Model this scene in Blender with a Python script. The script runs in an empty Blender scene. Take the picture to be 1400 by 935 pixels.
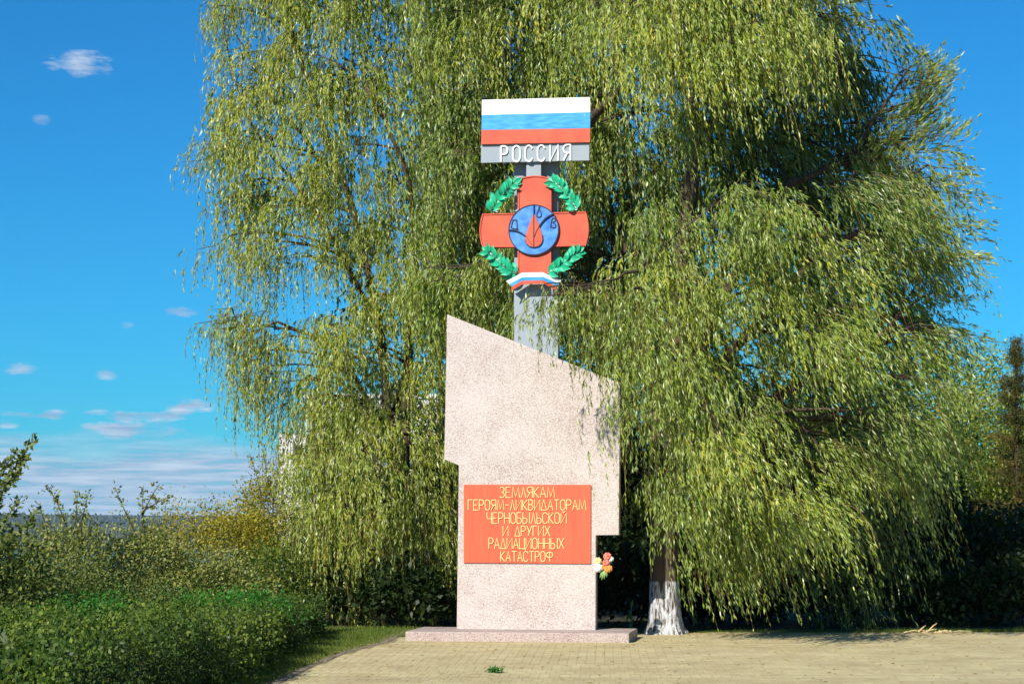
import bpy, math, random
import numpy as np
from mathutils import Vector, Matrix
rng = np.random.default_rng(7)
random.seed(7)
SC = bpy.context.scene
COL = SC.collection
R = math.radians

# ---------------------------------------------------------------- camera
F = 2800.0                      # focal length in pixels of the 1400 px wide photograph
EYE = 1.65
PITCH = math.atan((708 - 467.5) / F)
cam = bpy.data.cameras.new('camera')
cam.sensor_width = 36; cam.lens = 72
cam.clip_start = .1; cam.clip_end = 30000
camo = bpy.data.objects.new('camera', cam)
camo.location = (0, 0, EYE); camo.rotation_euler = (R(90) + PITCH, 0, 0)
COL.objects.link(camo); SC.camera = camo

# ---------------------------------------------------------------- light
SUN_AZ, SUN_EL = 31, 33          # degrees behind-left of the camera, height
SC.view_settings.view_transform = 'Standard'
SC.view_settings.look = 'None'
SC.view_settings.exposure = 0.42
SC.view_settings.gamma = 1
sdir = Vector((-math.sin(R(SUN_AZ)) * math.cos(R(SUN_EL)), -math.cos(R(SUN_AZ)) * math.cos(R(SUN_EL)), math.sin(R(SUN_EL))))
sun = bpy.data.lights.new('sun', 'SUN'); sun.energy = 5.0; sun.angle = R(.5); sun.color = (1, .94, .85)
suno = bpy.data.objects.new('sun', sun); suno.rotation_euler = sdir.to_track_quat('Z', 'Y').to_euler()
suno.location = (-20, -20, 30); COL.objects.link(suno)


def nn(nt, t, **kw):
    n = nt.nodes.new(t)
    for k, v in kw.items():
        setattr(n, k, v)
    return n


def math_n(nt, op, a, b=None, clamp=False):
    n = nn(nt, 'ShaderNodeMath', operation=op, use_clamp=clamp)
    for i, v in enumerate((a, b)):
        if v is None: continue
        if isinstance(v, (int, float)): n.inputs[i].default_value = v
        else: nt.links.new(v, n.inputs[i])
    return n.outputs[0]


def ray(px, py):
    x, y = (px - 700) / F, -(py - 467.5) / F
    c, s = math.cos(PITCH), math.sin(PITCH)
    return Vector((x, c - s * y, s + c * y))


def at(px, py, Y):                # world point of the photograph's pixel at distance Y
    d = ray(px, py)
    return Vector((d.x / d.y * Y, Y, EYE + d.z / d.y * Y))


# sky: Nishita + real clouds laid out by direction
world = bpy.data.worlds.new('World'); SC.world = world; world.use_nodes = True
nt = world.node_tree; nt.nodes.clear()
sky = nn(nt, 'ShaderNodeTexSky', sky_type='NISHITA', sun_disc=False)
sky.sun_elevation = R(SUN_EL); sky.sun_rotation = R(180 + SUN_AZ)
sky.air_density = 1.0; sky.dust_density = 0.15; sky.ozone_density = 2.5; sky.altitude = 100
hsv = nn(nt, 'ShaderNodeMix', data_type='RGBA', blend_type='MULTIPLY'); hsv.inputs[0].default_value = 1
hsv.inputs[7].default_value = (.12, .83, 1.36, 1)          # the deep cyan cast of the photograph's sky, everywhere alike
nt.links.new(sky.outputs[0], hsv.inputs[6])
tc = nn(nt, 'ShaderNodeTexCoord'); sx = nn(nt, 'ShaderNodeSeparateXYZ')
nt.links.new(tc.outputs['Generated'], sx.inputs[0])
az = math_n(nt, 'ARCTAN2', sx.outputs[0], sx.outputs[1])
el = math_n(nt, 'ARCSINE', sx.outputs[2])
cmb = nn(nt, 'ShaderNodeCombineXYZ')
nt.links.new(math_n(nt, 'MULTIPLY', az, 1.0), cmb.inputs[0]); nt.links.new(math_n(nt, 'MULTIPLY', el, 3.2), cmb.inputs[1])
nz = nn(nt, 'ShaderNodeTexNoise'); nz.inputs['Scale'].default_value = 60; nz.inputs['Detail'].default_value = 6; nz.inputs['Roughness'].default_value = .6
nt.links.new(cmb.outputs[0], nz.inputs['Vector'])
cmb2 = nn(nt, 'ShaderNodeCombineXYZ')
nt.links.new(az, cmb2.inputs[0]); nt.links.new(math_n(nt, 'MULTIPLY', el, 13.0), cmb2.inputs[1])
nb = nn(nt, 'ShaderNodeTexNoise'); nb.inputs['Scale'].default_value = 26; nb.inputs['Detail'].default_value = 5; nb.inputs['Roughness'].default_value = .62
nt.links.new(cmb2.outputs[0], nb.inputs['Vector'])
# low bank of streaky cloud near the horizon (all round)
nl = nn(nt, 'ShaderNodeTexNoise'); nl.inputs['Scale'].default_value = 12; nl.inputs['Detail'].default_value = 3
nt.links.new(cmb.outputs[0], nl.inputs['Vector'])
edge = math_n(nt, 'ADD', math_n(nt, 'MULTIPLY', nl.outputs[0], .030), .024)
band = math_n(nt, 'MULTIPLY', math_n(nt, 'SUBTRACT', edge, el), 90, clamp=True)
bankd = math_n(nt, 'MULTIPLY', math_n(nt, 'SUBTRACT', nb.outputs[0], .25), 4.5, clamp=True)
bank = math_n(nt, 'MULTIPLY', math_n(nt, 'MULTIPLY', band, bankd), 1.0)
clouds = [(110, 88, 52, 17, .60), (57, 165, 14, 8, .35), (249, 429, 26, 10, .6), (173, 445, 12, 6, .3), (25, 504, 24, 9, .6),
          (146, 511, 17, 9, .6), (30, 566, 30, 5, .45), (80, 566, 36, 7, .8), (178, 588, 72, 13, .95), (258, 558, 36, 14, .85), (203, 570, 60, 9, .75),
          (8, 581, 20, 6, .6), (12, 600, 30, 4, .35), (128, 564, 20, 6, .5), (1330, 545, 70, 16, .7), (1395, 520, 30, 10, .5)]
tot = None
for (cx, cy, rx, ry, a) in clouds:
    d = ray(cx, cy); A = math.atan2(d.x, d.y); E = math.asin(d.z / d.length)
    ex = math_n(nt, 'DIVIDE', math_n(nt, 'SUBTRACT', az, A), rx / F)
    ey = math_n(nt, 'DIVIDE', math_n(nt, 'SUBTRACT', el, E), ry / F)
    r2 = math_n(nt, 'ADD', math_n(nt, 'MULTIPLY', ex, ex), math_n(nt, 'MULTIPLY', ey, ey))
    m = math_n(nt, 'SUBTRACT', 1.0, r2)
    m = math_n(nt, 'ADD', m, math_n(nt, 'MULTIPLY', math_n(nt, 'SUBTRACT', nz.outputs[0], .52), 4.5))
    m = math_n(nt, 'MULTIPLY', m, min(1, a * 1.3), clamp=True)
    far = math_n(nt, 'LESS_THAN', r2, 6.0)
    m = math_n(nt, 'MULTIPLY', m, far)
    tot = m if tot is None else math_n(nt, 'MAXIMUM', tot, m)
tot = math_n(nt, 'MAXIMUM', tot, bank)
tot = math_n(nt, 'MULTIPLY', tot, .92)
# cloud colour: cream tops, blue-grey bellies, following the density noise
ramp = nn(nt, 'ShaderNodeValToRGB')
ramp.color_ramp.elements[0].position = .38; ramp.color_ramp.elements[0].color = (3.6, 5.3, 7.9, 1)
ramp.color_ramp.elements[1].position = .66; ramp.color_ramp.elements[1].color = (7.2, 8.6, 10.4, 1)
nt.links.new(nb.outputs[0], ramp.inputs[0])
mixc = nn(nt, 'ShaderNodeMix', data_type='RGBA')
nt.links.new(tot, mixc.inputs[0]); nt.links.new(hsv.outputs[2], mixc.inputs[6]); nt.links.new(ramp.outputs[0], mixc.inputs[7])
bg = nn(nt, 'ShaderNodeBackground'); bg.inputs[1].default_value = .064
wo = nn(nt, 'ShaderNodeOutputWorld')
nt.links.new(mixc.outputs[2], bg.inputs[0]); nt.links.new(bg.outputs[0], wo.inputs[0])
SC.cycles.max_bounces = 6; SC.cycles.transparent_max_bounces = 4
SC.cycles.diffuse_bounces = 2; SC.cycles.glossy_bounces = 2; SC.cycles.transmission_bounces = 3


# ---------------------------------------------------------------- materials
def mat(name, col, rough=.6, spec=.3, noise=None, bump=None, metallic=0, stretch=(1, 1, 1)):
    """principled with optional colour noise (scale, colour2, amount) and bump (scale, strength, distance)"""
    m = bpy.data.materials.new(name); m.use_nodes = True
    t = m.node_tree; b = t.nodes['Principled BSDF']
    b.inputs['Base Color'].default_value = (*col, 1); b.inputs['Roughness'].default_value = rough
    b.inputs['Specular IOR Level'].default_value = spec; b.inputs['Metallic'].default_value = metallic
    c = nn(t, 'ShaderNodeTexCoord')
    if noise:
        n = nn(t, 'ShaderNodeTexNoise'); n.inputs['Scale'].default_value = noise[0]; n.inputs['Detail'].default_value = 6
        mp = nn(t, 'ShaderNodeMapping'); mp.inputs['Scale'].default_value = stretch; t.links.new(c.outputs['Object'], mp.inputs['Vector']); t.links.new(mp.outputs[0], n.inputs['Vector'])
        r = nn(t, 'ShaderNodeValToRGB'); r.color_ramp.elements[0].position = .5 - noise[2]; r.color_ramp.elements[1].position = .5 + noise[2]
        r.color_ramp.elements[0].color = (*col, 1); r.color_ramp.elements[1].color = (*noise[1], 1)
        t.links.new(n.outputs[0], r.inputs[0]); t.links.new(r.outputs[0], b.inputs['Base Color'])
    if bump:
        n = nn(t, 'ShaderNodeTexNoise'); n.inputs['Scale'].default_value = bump[0]; n.inputs['Detail'].default_value = 4
        t.links.new(c.outputs['Object'], n.inputs['Vector'])
        u = nn(t, 'ShaderNodeBump'); u.inputs['Strength'].default_value = bump[1]; u.inputs['Distance'].default_value = bump[2]
        t.links.new(n.outputs[0], u.inputs['Height']); t.links.new(u.outputs[0], b.inputs['Normal'])
    return m


def leaf_mat(name, cols, back=None, trans=.3, rough=.5, spec=.22):
    """leaf colour by the per-leaf attribute tint; paler underside"""
    m = bpy.data.materials.new(name); m.use_nodes = True; t = m.node_tree
    b = t.nodes['Principled BSDF']; out = t.nodes['Material Output']
    a = nn(t, 'ShaderNodeAttribute', attribute_name='tint')
    r = nn(t, 'ShaderNodeValToRGB')
    e = r.color_ramp.elements
    while len(e) < len(cols): e.new(.5)
    for i, c in enumerate(cols):
        e[i].position = c[0]; e[i].color = (*c[1], 1)
    t.links.new(a.outputs['Fac'], r.inputs[0])
    colr = r.outputs[0]
    if back:
        g = nn(t, 'ShaderNodeNewGeometry'); mx = nn(t, 'ShaderNodeMix', data_type='RGBA')
        t.links.new(math_n(t, 'MULTIPLY', g.outputs['Backfacing'], .6), mx.inputs[0]); t.links.new(colr, mx.inputs[6]); mx.inputs[7].default_value = (*back, 1)
        colr = mx.outputs[2]
    t.links.new(colr, b.inputs['Base Color']); b.inputs['Roughness'].default_value = rough; b.inputs['Specular IOR Level'].default_value = spec
    tr = nn(t, 'ShaderNodeBsdfTranslucent')
    vm = nn(t, 'ShaderNodeMix', data_type='RGBA', blend_type='MULTIPLY'); vm.inputs[0].default_value = 1
    t.links.new(colr, vm.inputs[6]); vm.inputs[7].default_value = (1.5, 1.6, .5, 1)
    t.links.new(vm.outputs[2], tr.inputs[0])
    mix = nn(t, 'ShaderNodeMixShader'); mix.inputs[0].default_value = trans
    t.links.new(b.outputs[0], mix.inputs[1]); t.links.new(tr.outputs[0], mix.inputs[2]); t.links.new(mix.outputs[0], out.inputs[0])
    return m


def chip_mat(name, light, pink, dark, scale=95):
    """pink granite chippings set in mortar"""
    m = bpy.data.materials.new(name); m.use_nodes = True; t = m.node_tree; b = t.nodes['Principled BSDF']
    c = nn(t, 'ShaderNodeTexCoord')
    v = nn(t, 'ShaderNodeTexVoronoi'); v.inputs['Scale'].default_value = scale; t.links.new(c.outputs['Object'], v.inputs['Vector'])
    s = nn(t, 'ShaderNodeSeparateColor'); t.links.new(v.outputs['Color'], s.inputs[0])
    n = nn(t, 'ShaderNodeTexNoise'); n.inputs['Scale'].default_value = 2.2; n.inputs['Detail'].default_value = 7; n.inputs['Roughness'].default_value = .65
    t.links.new(c.outputs['Object'], n.inputs['Vector'])
    f = math_n(t, 'ADD', math_n(t, 'MULTIPLY', s.outputs[0], .95), math_n(t, 'MULTIPLY', math_n(t, 'SUBTRACT', n.outputs[0], .5), .95))
    r = nn(t, 'ShaderNodeValToRGB'); e = r.color_ramp.elements
    e[0].position = .0; e[0].color = (*light, 1); e[1].position = .97; e[1].color = (*dark, 1)
    k = e.new(.42); k.color = (*[x * .93 for x in light], 1); k = e.new(.62); k.color = (*pink, 1)
    t.links.new(f, r.inputs[0]); t.links.new(r.outputs[0], b.inputs['Base Color'])
    b.inputs['Roughness'].default_value = .75; b.inputs['Specular IOR Level'].default_value = .3
    u = nn(t, 'ShaderNodeBump'); u.inputs['Strength'].default_value = .5; u.inputs['Distance'].default_value = .006; u.invert = True
    t.links.new(v.outputs['Distance'], u.inputs['Height']); t.links.new(u.outputs[0], b.inputs['Normal'])
    return m


M = {}
M['stele'] = chip_mat('granite_chippings', (.585, .53, .49), (.47, .385, .335), (.33, .245, .21), 115)
M['base'] = chip_mat('granite_base', (.50, .42, .375), (.37, .28, .24), (.23, .165, .15), 115)
M['grey'] = mat('grey_paint', (.30, .35, .38), .55, noise=(3, (.26, .31, .34), .25), bump=(20, .1, .004))
M['white'] = mat('white_paint', (.82, .82, .82), .5, noise=(6, (.76, .77, .78), .3))
M['blue'] = mat('blue_paint', (.015, .24, .62), .5, stretch=(.5, 1, 3), noise=(12, (.07, .38, .72), .15))
M['red'] = mat('red_paint', (.68, .115, .05), .5, stretch=(1, 1, .5), noise=(7, (.56, .075, .04), .22), bump=(30, .12, .004))
M['plaque'] = mat('plaque_red', (.72, .13, .06), .45, stretch=(5, 1, .35), noise=(5, (.60, .095, .045), .2), bump=(25, .1, .004))
M['gold'] = mat('gold_paint', (.80, .64, .27), .45, noise=(20, (.72, .56, .2), .2))
M['black'] = mat('black_paint', (.012, .014, .03), .5)
M['laurel'] = mat('laurel_green', (.015, .36, .17), .4, noise=(12, (.02, .44, .23), .3))
M['bark'] = mat('bark', (.10, .07, .045), .9, noise=(9, (.05, .035, .025), .2), bump=(18, .9, .04))
M['twig'] = mat('twig', (.36, .26, .08), .7, noise=(2, (.20, .13, .05), .3))
M['kerb'] = mat('kerb_concrete', (.27, .22, .15), .9, noise=(5, (.15, .125, .085), .2), bump=(60, .4, .01))
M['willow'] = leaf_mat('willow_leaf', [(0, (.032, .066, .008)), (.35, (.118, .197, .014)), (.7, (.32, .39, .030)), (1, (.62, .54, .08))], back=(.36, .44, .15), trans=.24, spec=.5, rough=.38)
M['willow_gold'] = leaf_mat('willow_leaf_gold', [(0, (.055, .09, .010)), (.35, (.178, .25, .017)), (.7, (.39, .42, .032)), (1, (.66, .56, .09))], back=(.42, .48, .14), trans=.28, spec=.5, rough=.38)
M['shrub'] = leaf_mat('shrub_leaf', [(0, (.035, .06, .012)), (.5, (.14, .17, .032)), (1, (.34, .33, .09))], back=(.14, .20, .07), trans=.25)
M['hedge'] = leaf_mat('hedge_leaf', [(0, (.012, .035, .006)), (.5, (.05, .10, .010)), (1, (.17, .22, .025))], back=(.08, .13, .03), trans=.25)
M['bright'] = leaf_mat('bright_leaf', [(0, (.02, .09, .012)), (.5, (.04, .17, .02)), (1, (.08, .24, .03))], trans=.25)
M['yellow'] = leaf_mat('yellow_leaf', [(0, (.10, .14, .02)), (.5, (.24, .24, .035)), (1, (.46, .36, .04))], trans=.35)
M['rust'] = leaf_mat('rust_needles', [(0, (.02, .04, .012)), (.55, (.08, .09, .02)), (1, (.34, .20, .04))], trans=.2)
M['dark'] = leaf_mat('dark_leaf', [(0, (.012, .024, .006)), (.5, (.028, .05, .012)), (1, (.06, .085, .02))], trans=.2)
M['grass'] = leaf_mat('grass_blade', [(0, (.05, .10, .012)), (.5, (.11, .17, .02)), (1, (.26, .24, .07))], trans=.3)
M['far'] = leaf_mat('far_forest', [(0, (.018, .035, .020)), (.5, (.030, .052, .026)), (1, (.055, .075, .030))], trans=0)


# ---------------------------------------------------------------- mesh helpers
def tag(o, label=None, cat=None, group=None, kind=None):
    for k, v in (('label', label), ('category', cat), ('group', group), ('kind', kind)):
        if v: o[k] = v
    return o


def empty(name, loc=(0, 0, 0), rz=0):
    o = bpy.data.objects.new(name, None); o.location = loc; o.rotation_euler = (0, 0, rz); COL.objects.link(o); return o


def link(name, me, m, parent=None, smooth=False):
    if m: me.materials.append(m)
    if smooth: me.shade_smooth()
    o = bpy.data.objects.new(name, me); COL.objects.link(o)
    if parent: o.parent = parent
    return o


def np_mesh(name, V, Fc, tint=None):
    """V (n,3), Fc (m,k) fixed-size polygons"""
    me = bpy.data.meshes.new(name)
    n, k = Fc.shape
    me.vertices.add(len(V)); me.vertices.foreach_set('co', np.ascontiguousarray(V, dtype=np.float32).ravel())
    me.loops.add(n * k); me.loops.foreach_set('vertex_index', Fc.astype(np.int32).ravel())
    me.polygons.add(n); me.polygons.foreach_set('loop_start', np.arange(0, n * k, k, dtype=np.int32))
    if tint is not None:
        a = me.attributes.new('tint', 'FLOAT', 'FACE'); a.data.foreach_set('value', np.clip(tint, 0, 1).astype(np.float32))
    me.update(calc_edges=True)
    return me


class MB:
    def __init__(s): s.v = []; s.f = []
    def add(s, vs, fs):
        o = len(s.v); s.v += [tuple(v) for v in vs]; s.f += [tuple(i + o for i in f) for f in fs]
    def box(s, x0, x1, y0, y1, z0, z1):
        s.add([(x0, y0, z0), (x1, y0, z0), (x1, y1, z0), (x0, y1, z0), (x0, y0, z1), (x1, y0, z1), (x1, y1, z1), (x0, y1, z1)],
              [(0, 3, 2, 1), (4, 5, 6, 7), (0, 1, 5, 4), (1, 2, 6, 5), (2, 3, 7, 6), (3, 0, 4, 7)])
    def prism(s, pts, y0, y1):
        """outline in local x,z (any winding) pushed from y0 (front) to y1 (back)"""
        A = sum(pts[i][0] * pts[(i + 1) % len(pts)][1] - pts[(i + 1) % len(pts)][0] * pts[i][1] for i in range(len(pts)))
        if A < 0: pts = pts[::-1]
        n = len(pts)
        s.add([(x, y0, z) for x, z in pts] + [(x, y1, z) for x, z in pts],
              [tuple(range(n)), tuple(range(2 * n - 1, n - 1, -1))] + [(i, i + n, (i + 1) % n + n, (i + 1) % n) for i in range(n)])
    def slab(s, pts, th):
        """pts: 3-D outline facing -y, thickness th backwards"""
        n = len(pts)
        s.add(list(pts) + [(x, y + th, z) for x, y, z in pts],
              [tuple(range(n)), tuple(range(2 * n - 1, n - 1, -1))] + [(i, i + n, (i + 1) % n + n, (i + 1) % n) for i in range(n)])
    def stroke(s, pts, w, y0, y1, closed=False):
        """mitred flat bar following pts (x,z), width w"""
        P = [Vector(p) for p in pts]; n = len(P); L = []; Rr = []
        for i in range(n):
            if closed: a, b = P[i - 1], P[(i + 1) % n]
            else: a, b = P[max(i - 1, 0)], P[min(i + 1, n - 1)]
            d1 = (P[i] - a).normalized() if (P[i] - a).length > 1e-9 else None
            d2 = (b - P[i]).normalized() if (b - P[i]).length > 1e-9 else None
            if d1 is None: d1 = d2
            if d2 is None: d2 = d1
            d = (d1 + d2)
            d = d.normalized() if d.length > 1e-6 else d2
            nrm = Vector((-d.y, d.x)); k = 1 / max(.45, abs(nrm.dot(Vector((-d1.y, d1.x)))))
            L.append(P[i] + nrm * w / 2 * k); Rr.append(P[i] - nrm * w / 2 * k)
        vs = []
        for l, r in zip(L, Rr):
            vs += [(l.x, y0, l.y), (r.x, y0, r.y), (l.x, y1, l.y), (r.x, y1, r.y)]
        fs = []
        m = n if closed else n - 1
        for i in range(m):
            a, b = 4 * i, 4 * ((i + 1) % n)
            fs += [(a, a + 1, b + 1, b), (a + 2, b + 2, b + 3, a + 3), (a, b, b + 2, a + 2), (a + 1, a + 3, b + 3, b + 1)]
        if not closed:
            fs += [(0, 2, 3, 1), (4 * n - 4, 4 * n - 3, 4 * n - 1, 4 * n - 2)]
        s.add(vs, fs)
    def tube(s, pts, rad, sides=7):
        P = [Vector(p) for p in pts]; n = len(P); rings = []
        for i in range(n):
            d = (P[min(i + 1, n - 1)] - P[max(i - 1, 0)]).normalized()
            u = d.cross(Vector((.31, .83, .46))).normalized(); v = d.cross(u)
            rings.append([P[i] + (u * math.cos(a) + v * math.sin(a)) * rad[i] for a in [2 * math.pi * k / sides for k in range(sides)]])
        vs = [p for r in rings for p in r]; fs = []
        for i in range(n - 1):
            for k in range(sides):
                k2 = (k + 1) % sides
                fs.append((i * sides + k, i * sides + k2, (i + 1) * sides + k2, (i + 1) * sides + k))
        fs.append(tuple(range(sides))[::-1]); fs.append(tuple((n - 1) * sides + k for k in range(sides)))
        s.add(vs, fs)
    def build(s, name, m, parent=None, smooth=False, bevel=0):
        me = bpy.data.meshes.new(name); me.from_pydata(s.v, [], s.f); me.update()
        o = link(name, me, m, parent, smooth)
        if bevel:
            b = o.modifiers.new('bevel', 'BEVEL'); b.width = bevel; b.segments = 2; b.limit_method = 'ANGLE'
        return o


def nrm(a): return a / np.maximum(np.linalg.norm(a, axis=-1, keepdims=True), 1e-9)


def leaves(B, D, L, W, tint, roll=None, fold=.25):
    """diamond leaves: base B, direction D, length L, width W -> V,F,tint"""
    n = len(B)
    rnd = nrm(rng.normal(size=(n, 3))) if roll is None else roll
    S = nrm(np.cross(D, rnd)); N = np.cross(S, D)
    L = L[:, None]; W = W[:, None]
    p0 = B; p2 = B + D * L - N * L * .08
    mid = B + D * L * .42
    p1 = mid + S * W * .5 + N * W * fold; p3 = mid - S * W * .5 + N * W * fold
    V = np.stack([p0, p1, p2, p3], 1).reshape(-1, 3)
    Fc = np.arange(4 * n).reshape(n, 4)
    return V, Fc, tint


def join(parts):
    Vs, Fs, Ts = [], [], []; o = 0
    for V, Fc, T in parts:
        Vs.append(V); Fs.append(Fc + o); Ts.append(T); o += len(V)
    return np.concatenate(Vs), np.concatenate(Fs), np.concatenate(Ts)


def inside(poly, x, y):
    c = np.zeros(np.shape(x), bool); n = len(poly)
    for i in range(n):
        x1, y1 = poly[i]; x2, y2 = poly[(i + 1) % n]
        if y1 == y2: continue
        c ^= ((y1 > y) != (y2 > y)) & (x < (x2 - x1) * (y - y1) / (y2 - y1) + x1)
    return c


# ---------------------------------------------------------------- ground, river, far bank
def smooth(a, b, x):
    t = np.clip((x - a) / (b - a), 0, 1); return t * t * (3 - 2 * t)


def terrain():
    ys = np.concatenate([np.linspace(-60, 60, 61), np.linspace(70, 420, 30), np.linspace(500, 3100, 12), np.linspace(3200, 6200, 40), [8000, 12000, 20000]])
    xs = np.concatenate([[-12000, -7000, -4000, -2500, -1500], np.linspace(-1000, 1000, 41), [1500, 2500, 4000, 7000, 12000]])
    X, Y = np.meshgrid(xs, ys)
    z = -60 * smooth(60, 420, Y)
    hill = 44 * smooth(3230, 4700, Y) - .0145 * X * smooth(3230, 4700, Y) * np.where(np.abs(X) < 2500, 1, 2500 / np.maximum(np.abs(X), 1))
    z = z + np.where(Y > 3150, hill, 0)
    z += np.where((Y > 42) & (Y < 450), np.sin(X * .05) * 1.2 * smooth(50, 90, Y), 0)
    V = np.stack([X, Y, z - .03], -1).reshape(-1, 3)
    nx = len(xs); ny = len(ys)
    i = (np.arange(ny - 1)[:, None] * nx + np.arange(nx - 1)[None]).ravel()
    return V, np.stack([i, i + 1, i + nx + 1, i + nx], 1)


V, Fc = terrain()
m = mat('soil_and_grass', (.028, .036, .014), .95, noise=(.9, (.05, .045, .025), .2), bump=(8, .5, .05))
g = link('ground', np_mesh('ground', V, Fc), m, smooth=True); tag(g, kind='structure')
mb = MB(); mb.add([(-9000, 300, -48), (9000, 300, -48), (9000, 3400, -48), (-9000, 3400, -48)], [(0, 1, 2, 3)])
w = mb.build('river', mat('river_water', (.02, .06, .14), .12, .5, bump=(.08, .6, 1.5))); tag(w, kind='structure')

# far forest: thousands of small crowns on the far bank, one mass
n = 8500
fx = rng.uniform(-2600, 1300, n); fy = 3240 + 1500 * rng.uniform(0, 1, n) ** 1.3
fz = -60 + 44 * smooth(3230, 4700, fy) - .0145 * fx * smooth(3230, 4700, fy)
fz = np.maximum(fz, -47.5); h = rng.uniform(9, 17, n); wd = rng.uniform(3.5, 7, n)
k = 6; ang = np.arange(k) / k * 2 * math.pi
ring = np.stack([fx[:, None] + np.cos(ang) * wd[:, None], fy[:, None] + np.sin(ang) * wd[:, None], (fz + h * .25)[:, None] + 0 * ang], -1)
ring2 = np.stack([fx[:, None] + np.cos(ang + .5) * wd[:, None] * .7, fy[:, None] + np.sin(ang + .5) * wd[:, None] * .7, (fz + h * .65)[:, None] + 0 * ang], -1)
top = np.stack([fx, fy, fz + h], -1)[:, None]
V = np.concatenate([ring, ring2, top], 1).reshape(-1, 3)
b0 = np.arange(n)[:, None] * 13; i = np.arange(k)[None]; j = (i + 1) % k
q = np.concatenate([np.stack([b0 + i, b0 + j, b0 + 6 + j], -1), np.stack([b0 + i, b0 + 6 + j, b0 + 6 + i], -1), np.stack([b0 + 6 + i, b0 + 6 + j, b0 + 12 + 0 * i], -1)], 1).reshape(-1, 3)
t = np.repeat(rng.beta(2, 3, n), 18)
o = link('far_forest', np_mesh('far_forest', V, q, t), M['far'])
tag(o, 'dark forest covering the far bank of the river along the horizon', 'forest', kind='stuff')

# ---------------------------------------------------------------- plaza of small pavers
YAW_P = R(-2.5)
plaza = empty('plaza')
plaza.name = 'plaza'; tag(plaza, kind='structure')
# outline of the paved area (x,y)
PLZ = [(-2.55, 15.5), (-2.40, 19), (-2.20, 23.0), (-2.00, 25.4), (-1.65, 27.3), (-1.55, 28.6), (.5, 29.6), (3.5, 29.7), (12.5, 29.9), (12.5, 13.5), (-2.6, 13.5)]
mb = MB(); mb.add([(x, y, .0105) for x, y in PLZ], [tuple(range(len(PLZ)))][::1])
o = mb.build('paving_bed', mat('joint_sand', (.22, .175, .09), .95, noise=(3, (.38, .31, .16), .15)), plaza)
if o.data.polygons[0].normal.z < 0: o.data.flip_normals()

m = bpy.data.materials.new('paver'); m.use_nodes = True; t = m.node_tree; b = t.nodes['Principled BSDF']
a = nn(t, 'ShaderNodeAttribute', attribute_name='tint'); r = nn(t, 'ShaderNodeValToRGB'); e = r.color_ramp.elements
e[0].color = (.46, .385, .19, 1); e[1].color = (.68, .58, .31, 1); t.links.new(a.outputs['Fac'], r.inputs[0])
ge = nn(t, 'ShaderNodeNewGeometry')
pmp = nn(t, 'ShaderNodeMapping'); pmp.inputs['Scale'].default_value = (1, 1, 1); t.links.new(ge.outputs['Position'], pmp.inputs['Vector'])
n1 = nn(t, 'ShaderNodeTexNoise'); n1.inputs['Scale'].default_value = 1.1; n1.inputs['Detail'].default_value = 9; n1.inputs['Roughness'].default_value = .72; t.links.new(pmp.outputs[0], n1.inputs['Vector'])
n2 = nn(t, 'ShaderNodeTexNoise'); n2.inputs['Scale'].default_value = 45; n2.inputs['Detail'].default_value = 3; t.links.new(ge.outputs['Position'], n2.inputs['Vector'])
r1 = nn(t, 'ShaderNodeValToRGB'); r1.color_ramp.elements[0].position = .36; r1.color_ramp.elements[1].position = .58
r1.color_ramp.elements[0].color = (.80, .76, .72, 1); r1.color_ramp.elements[1].color = (1, 1, 1, 1); t.links.new(n1.outputs[0], r1.inputs[0])
mx = nn(t, 'ShaderNodeMix', data_type='RGBA', blend_type='MULTIPLY'); mx.inputs[0].default_value = 1
t.links.new(r.outputs[0], mx.inputs[6]); t.links.new(r1.outputs[0], mx.inputs[7])
r2 = nn(t, 'ShaderNodeValToRGB'); r2.color_ramp.elements[0].position = .3; r2.color_ramp.elements[1].position = .7
r2.color_ramp.elements[0].color = (.82, .82, .82, 1); r2.color_ramp.elements[1].color = (1, 1, 1, 1); t.links.new(n2.outputs[0], r2.inputs[0])
mx2 = nn(t, 'ShaderNodeMix', data_type='RGBA', blend_type='MULTIPLY'); mx2.inputs[0].default_value = 1
t.links.new(mx.outputs[2], mx2.inputs[6]); t.links.new(r2.outputs[0], mx2.inputs[7])
t.links.new(mx2.outputs[2], b.inputs['Base Color']); b.inputs['Roughness'].default_value = .85
u = nn(t, 'ShaderNodeBump'); u.inputs['Strength'].default_value = .3; u.inputs['Distance'].default_value = .005
t.links.new(n2.outputs[0], u.inputs['Height']); t.links.new(u.outputs[0], b.inputs['Normal'])
M['paver'] = m

PW, PL = .105, .21
ii, jj = np.meshgrid(np.arange(-60, 140), np.arange(0, 86))
off = (np.cumsum(rng.uniform(0, 1, 86) < .3) * .5 + np.cumsum(rng.normal(0, .012, 86)))[jj]
gx = (ii + off + .5) * PW; gy = 13.3 + (jj + .5) * PL
cx = gx * math.cos(YAW_P) - (gy - 15) * math.sin(YAW_P) * 1; cy = 15 + gx * math.sin(YAW_P) + (gy - 15) * math.cos(YAW_P)
ok = inside([(x + (.05 if x < 0 else 0), y) for x, y in PLZ], cx, cy) & (np.abs(cx) < 2.5 + cy * .34)
cx = cx[ok]; cy = cy[ok]
base_front_ok = ~((np.abs(cx) < 0) & (cy > 99))
rowt = rng.normal(0, .10, 200)
tint = np.clip(rng.normal(.55, .10, len(cx)) + rowt[((cy + cx * .04) / PL).astype(int)], 0, 1)
z = .012 + rng.uniform(-.0003, .0009, len(cx))
g_ = .003; hx, hy = PW / 2 - g_ / 2, PL / 2 - g_ / 2
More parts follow.
